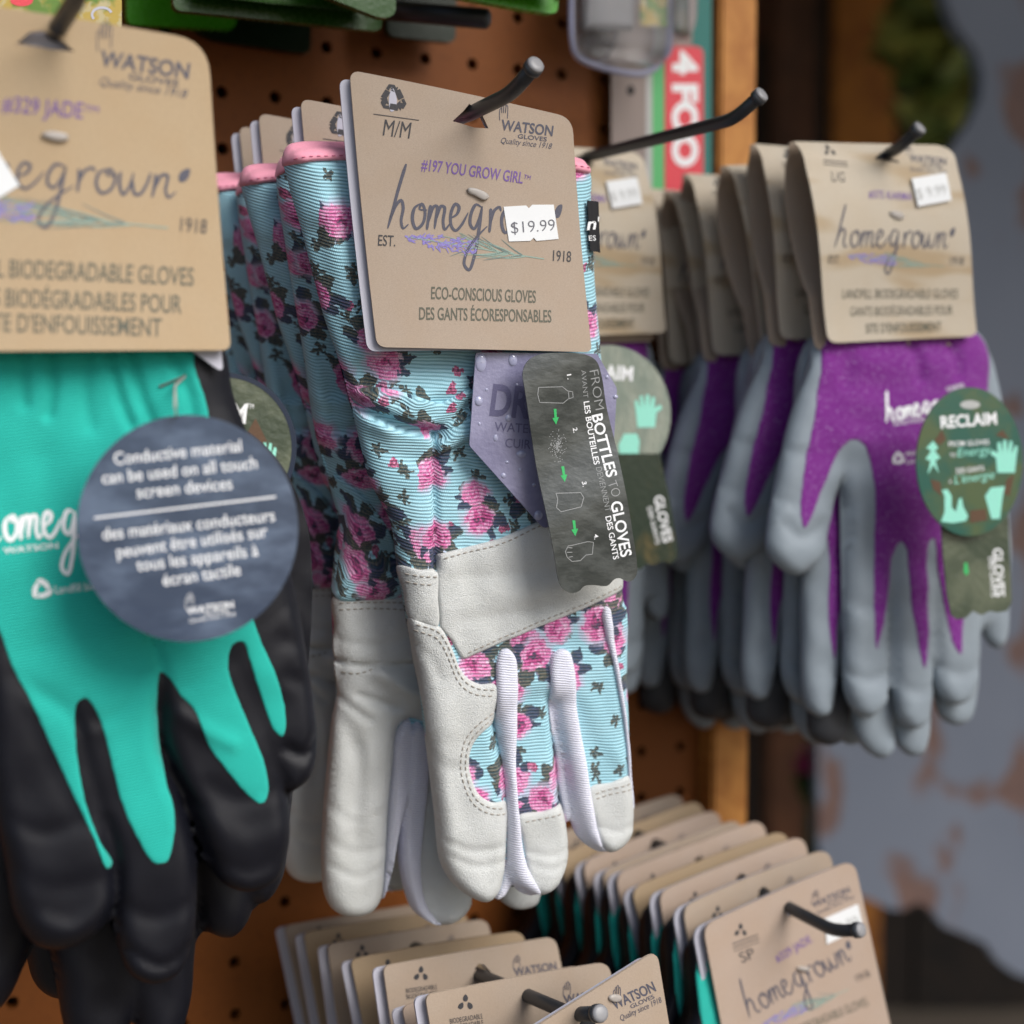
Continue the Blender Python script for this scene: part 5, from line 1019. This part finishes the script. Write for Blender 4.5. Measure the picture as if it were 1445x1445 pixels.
st, s_st = plate('price_sticker', M['sticker'], [(1161, 1295), (1206, 1274), (1213, 1306), (1164, 1331)], f_r, rr, .0003, Flat(.0008, rbow))
k = Ink(); k.text('$ 9.99', (1168, 1318), (1208, 1299), 11); k.lay('price', M['ink_pale'], f_r, s_st, st)
soft('tag_fastener', M['barb'], [(1120, 1364), (1132, 1360), (1142, 1366), (1132, 1371)], f_r, Relief([([(1120, 1364), (1132, 1360), (1142, 1366), (1132, 1371)], .002, 4, 0)]), rr, .0006, 3, back=.1, grid=4, step=2)
plain_glove(rr, Frame(1110, 1400, .602, yaw=30), 1082, 1322, 222, M['teal'], M['nitrile'], 'teal glove mostly hidden behind the card')
rnd = random.Random(5)
RK = [M['kraft'], M['kraft_pink'], M['kraft_ochre'], M['kraft_pink'], M['kraft'], M['kraft_pink'], M['kraft_ochre'], M['kraft']]
RL = ['card with a white corner just behind the front card of the lower right stack', 'rosy tilted card third from the front of the lower right stack', 'fourth card from the front of the lower right stack, hook showing above it', 'fifth card from the front of the lower right stack', 'sixth card from the front of the lower right stack', 'seventh card from the front of the lower right stack', 'eighth card from the front of the lower right stack', 'rearmost card of the lower right stack, under the white fingertips']
for i in range(8):
    d_ = .0155*(i+1)+.002*rnd.uniform(-1, 1)
    r_ = copy_thing(rr, HD*d_+Vector((0, 0, rnd.uniform(-.003, .003))), RL[i], ('price_sticker', 'tag_fastener'), Matrix.Rotation(rad(rnd.uniform(-4, 4)), 4, 'Z') @ Matrix.Rotation(rad(rnd.uniform(-2.5, 2.5)), 4, 'Y'))
    bend(r_, rnd.uniform(-.0006, .0016), rnd.uniform(-.0022, .0022), rnd.uniform(-.0015, .0008))
    for ch in r_.children:
        if ch.name.startswith('header_card'): ch.data.materials[0] = RK[i]
f_m = Frame(735, 1440, .515, yaw=30)
mm = thing('glove_pair', 'second card of the lower middle stack with leaf emblem, pierced by the hook', 'glove pair', Matrix.Translation(f_m.at(745, 1407)), 'gloves stacked on the lower middle hook')
mp = rounded([(597, 1402), (856, 1356), (905, 1610), (640, 1660)], [12, 16, 12, 12])
mh = [(736, 1406), (742, 1398), (750, 1399), (762, 1412), (750, 1414)]
mb = lambda P: .001*((P[:, 0]-735)/130)**2
mc, s_mc = plate('header_card', M['kraft'], mp, f_m, mm, .0009, Flat(0, mb), holes=[mh])
plate('card_backing', M['card_white'], rounded([(586, 1410), (846, 1364), (895, 1618), (630, 1668)], [12, 16, 12, 12]), f_m, mm, .0009, Flat(-.003, mb), holes=[mh])
D, SL = inks(0, 1); leaf3(D, 655, 1414, 12); D.text('BIODEGRADABLE', (633, 1443), (680, 1436), 7); D.text('BIODÉGRADABLE', (634, 1452), (681, 1445), 7); watson(SL, (795, 1416), (858, 1405), 12)
D.lay('printed_lettering', M['ink'], f_m, s_mc, mc); SL.lay('printed_logo', M['ink_slate'], f_m, s_mc, mc)
plain_glove(mm, Frame(735, 1500, .533, yaw=30), 735, 1480, 220, M['teal'], M['nitrile'], 'teal glove mostly hidden behind the card')
ML = ['rosy card sitting low, third from the front of the lower middle stack', 'fourth card from the front of the lower middle stack', 'fifth card from the front of the lower middle stack', 'sixth card from the front of the lower middle stack', 'seventh card from the front of the lower middle stack', 'rearmost card of the lower middle stack, nearest the black teal glove fingers']
for i, (d_, dz, yw, rl, mt) in enumerate(((.019, -.009, 1, -3, 'kraft_pink'), (.037, -.003, 1, .5, 'kraft'), (.066, -.010, -1, -1, 'kraft_ochre'), (.094, -.014, 2, 1, 'kraft'), (.118, -.017, 0, 0, 'kraft_ochre'), (.140, -.021, 1, -1, 'kraft'))):
    r_ = copy_thing(mm, HD*d_+Vector((0, 0, dz)), ML[i], (), Matrix.Rotation(rad(yw), 4, 'Z') @ Matrix.Rotation(rad(rl), 4, 'Y'))
    bend(r_, (.001, -.0005, .0014, .0003, .0012, -.0004)[i], (.002, -.0014, .001, -.0018, .0006, .0016)[i], (-.001, .0004, -.0012, 0, -.0008, -.001)[i])
    for ch in r_.children:
        if ch.name.startswith('header_card'): ch.data.materials[0] = M[mt]
f_q = Frame(845, 1445, .488, yaw=30)
qq = thing('glove_pair', 'front tilted card of the lower middle stack showing the maker\'s lettering', 'glove pair', Matrix.Translation(f_q.at(842, 1432)), 'gloves stacked on the lower middle hook')
qp = rounded([(690, 1490), (926, 1340), (962, 1560), (745, 1690)], [14, 18, 12, 12])
qc, s_qc = plate('header_card', M['kraft'], qp, f_q, qq, .0009)
plate('card_backing', M['card_white'], rounded([(682, 1500), (920, 1350), (954, 1568), (737, 1700)], [14, 18, 12, 12]), f_q, qq, .0009, Flat(-.003))
D, SL = inks(0, 1); watson(SL, (866, 1424), (925, 1397), 14); SL.lay('printed_logo', M['ink_slate'], f_q, s_qc, qc)
k = Ink(); k.poly(circle(828, 1449, 12, 13)); k.lay('dark_hole_patch', M['woven'], f_q, s_qc, qc)  # painted black disc in place of the hole's darkness
soft('tag_fastener', M['barb'], circle(866, 1407, 11, 9, 16), f_q, Relief([(circle(866, 1407, 11, 9, 16), .0012, 6, 0)]), qq, .0004, 3, back=.1, grid=4, step=3)
plain_glove(qq, Frame(840, 1500, .503, yaw=30), 840, 1520, 200, M['teal'], M['nitrile'], 'teal glove hanging below the card')

# ================================================================== packs along the top
def pack(poly, fr, mat_card, mat_b, label, bub=None, t=.004, r=12, name='blister_pack', group='green plastic packs hanging along the top'):
    root = thing(name, label, 'pack', Matrix.Translation(fr.O), group)
    plate('backing_card', mat_card, rounded(poly, r), fr, root, t)
    if bub: soft('bubble', mat_b, bub, fr, Relief([(bub, .010, 14, .0)]), root, .0008, 6, edge=.002, grid=10, step=6, smooth=False)
    return root
pack([(165, -620), (430, -620), (330, 44), (178, 36)], Frame(260, 0, .60, yaw=26), M['green_bright'], M['green_dark'], 'green pack sticking out just right of the seed packet', None)
pack([(238, -620), (556, -620), (536, 46), (243, 16)], Frame(390, 0, .565, yaw=26), M['green_pack'], M['green_pack'], 'large glossy dark green pack above the floral cards', [(262, -620), (530, -620), (512, 30), (266, 4)], .004)
pack([(268, -620), (448, -620), (436, 78), (300, 58), (272, 44)], Frame(350, 30, .62, yaw=26), M['green_dark'], M['green_dark'], 'dim green pack hanging lowest behind the large glossy one', None)
pack([(440, -620), (560, -620), (556, 24), (536, 28), (440, -10)], Frame(500, 0, .55, yaw=24), M['green_pack'], M['green_dark'], 'green pack with rounded corner at the middle of the top edge', None)
pack([(530, -620), (662, -620), (640, 62), (545, 52)], Frame(590, 20, .64, yaw=27), M['green_dark'], M['green_dark'], 'dim green pack deep behind the bright green one', None)
pack([(600, -620), (790, -620), (784, 22), (740, 16), (600, -10)], Frame(690, 0, .57, yaw=26), M['green_bright'], M['green_bright'], 'bright green pack edge at the top, left of the clear case', [(620, -620), (782, -620), (776, 10), (622, -18)])
a = P3(520, 12, .60); b = P3(690, 27, .585); Mr = Matrix.Translation(a)
rr_ = tag(tube('peg_hook', M['hook'], [a, a.lerp(b, .5), b-(b-a)*.02, b], [.004, .004, .004, .003], None, 14, Mr), 'thick black rod end among the green packs', 'hook')
f_sp = Frame(110, 0, .455, yaw=24)
sp = thing('seed_packet', 'yellow green printed packet behind the top of the teal glove card', 'packet', Matrix.Translation(f_sp.O)); s0, s_s0 = plate('packet_front', M['seed'], rounded([(-60, -620), (172, -620), (171, 40), (-60, 20)], 3), f_sp, sp, .002)
k = Ink(); k.stroke(circle(143, 22, 14, 10, 20)[8:22], 3.5); k.lay('printed_leaf', M['card_white'], f_sp, s_s0, s0); k = Ink(); k.poly(circle(30, 2, 16, 8)); k.lay('printed_tomato', M['red'], f_sp, s_s0, s0)
f_cc = Frame(900, 60, .70, yaw=26)
ca = thing('hanging_pack', 'hanging pack with red strip printed 4 FOO beside the pine edging', 'pack', Matrix.Translation(f_cc.O))
c0, s_c0 = plate('label_card', M['grey_card'], [(862, -620), (1003, -620), (1003, 300), (862, 300)], f_cc, ca, .0012)
k = Ink(); k.poly([(910, -620), (919, -620), (920, 300), (911, 300)]); k.lay('printed_edge', M['ink_pale'], f_cc, s_c0, c0)
k = Ink(); k.poly([(919, -620), (936, -620), (936, 300), (919, 300)]); k.lay('printed_strip', M['strip_green'], f_cc, s_c0, c0)
k = Ink(); k.poly(rounded([(937, 66), (991, 66), (991, 300), (937, 300)], [2, 12, 2, 2])); k.lay('printed_strip', M['red'], f_cc, s_c0, c0, .0003)
k = Ink(); k.poly([(976, -620), (1003, -620), (1003, 300), (937, 300), (937, -620)][:2]+[(1003, 300), (976, 300)]); k.lay('printed_strip', M['teal_print'], f_cc, s_c0, c0, .0002)
k = Ink(); k.text('4', (949, 72), (949, 106), 32, 0, .04); k.text('FOO', (949, 119), (949, 236), 32, 0, .05); k.lay('printed_lettering', M['ink_white'], f_cc, s_c0, c0, .0005)
k = Ink(); k.poly(circle(889, 128, 5, 7)); k.lay('dark_hole_patch', M['woven'], f_cc, s_c0, c0)  # dark depth of the hole painted as a small black oval
f_cb = Frame(870, 30, .665, yaw=26)
cb_ = thing('clear_case', 'clear plastic display case with rounded bottom at the top edge', 'case', Matrix.Translation(f_cb.O))
bub = rounded([(806, -620), (938, -620), (938, 96), (820, 88), (806, 70)], [4, 4, 26, 20, 16])
soft('clear_shell', M['clear'], bub, f_cb, Relief([(bub, .016, 22, 0)]), cb_, back=.3, grid=8, step=4, smooth=False)
surf_tube('rim', M['drop'], [(806, -40), (806, 55), (812, 78), (830, 90), (870, 101), (905, 104), (925, 94), (934, 70), (936, -40)], f_cb, Flat(.001), cb_, .0016)
soft('grey_insert', M['hook_tip'], rounded([(826, -620), (890, -620), (888, 46), (824, 44)], 5), f_cb, Relief([(rounded([(826, -620), (890, -620), (888, 46), (824, 44)], 5), .004, 8, 0)]), cb_, back=.3, grid=12, smooth=False)
plate('printed_insert', M['seed'], rounded([(894, -620), (930, -620), (930, 42), (894, 40)], 3), f_cb, cb_, .001, Flat(.003))
f_c2 = Frame(955, 10, .69, yaw=26); b2 = rounded([(936, -620), (982, -620), (978, 40), (965, 62), (938, 62)], [4, 4, 20, 12, 6])
c2_ = thing('clear_case', 'narrow clear case with dark green contents right of the larger clear case', 'case', Matrix.Translation(f_c2.O)); soft('clear_shell', M['clear'], b2, f_c2, Relief([(b2, .008, 12, 0)]), c2_, back=.3, grid=8, step=4, smooth=False)
soft('dark_contents', M['dark_tag'], rounded([(942, -620), (970, -620), (968, 50), (942, 52)], 6), f_c2, Relief([(rounded([(942, -620), (970, -620), (968, 50), (942, 52)], 6), .004, 8, 0)]), c2_, back=.3, grid=10, smooth=False)
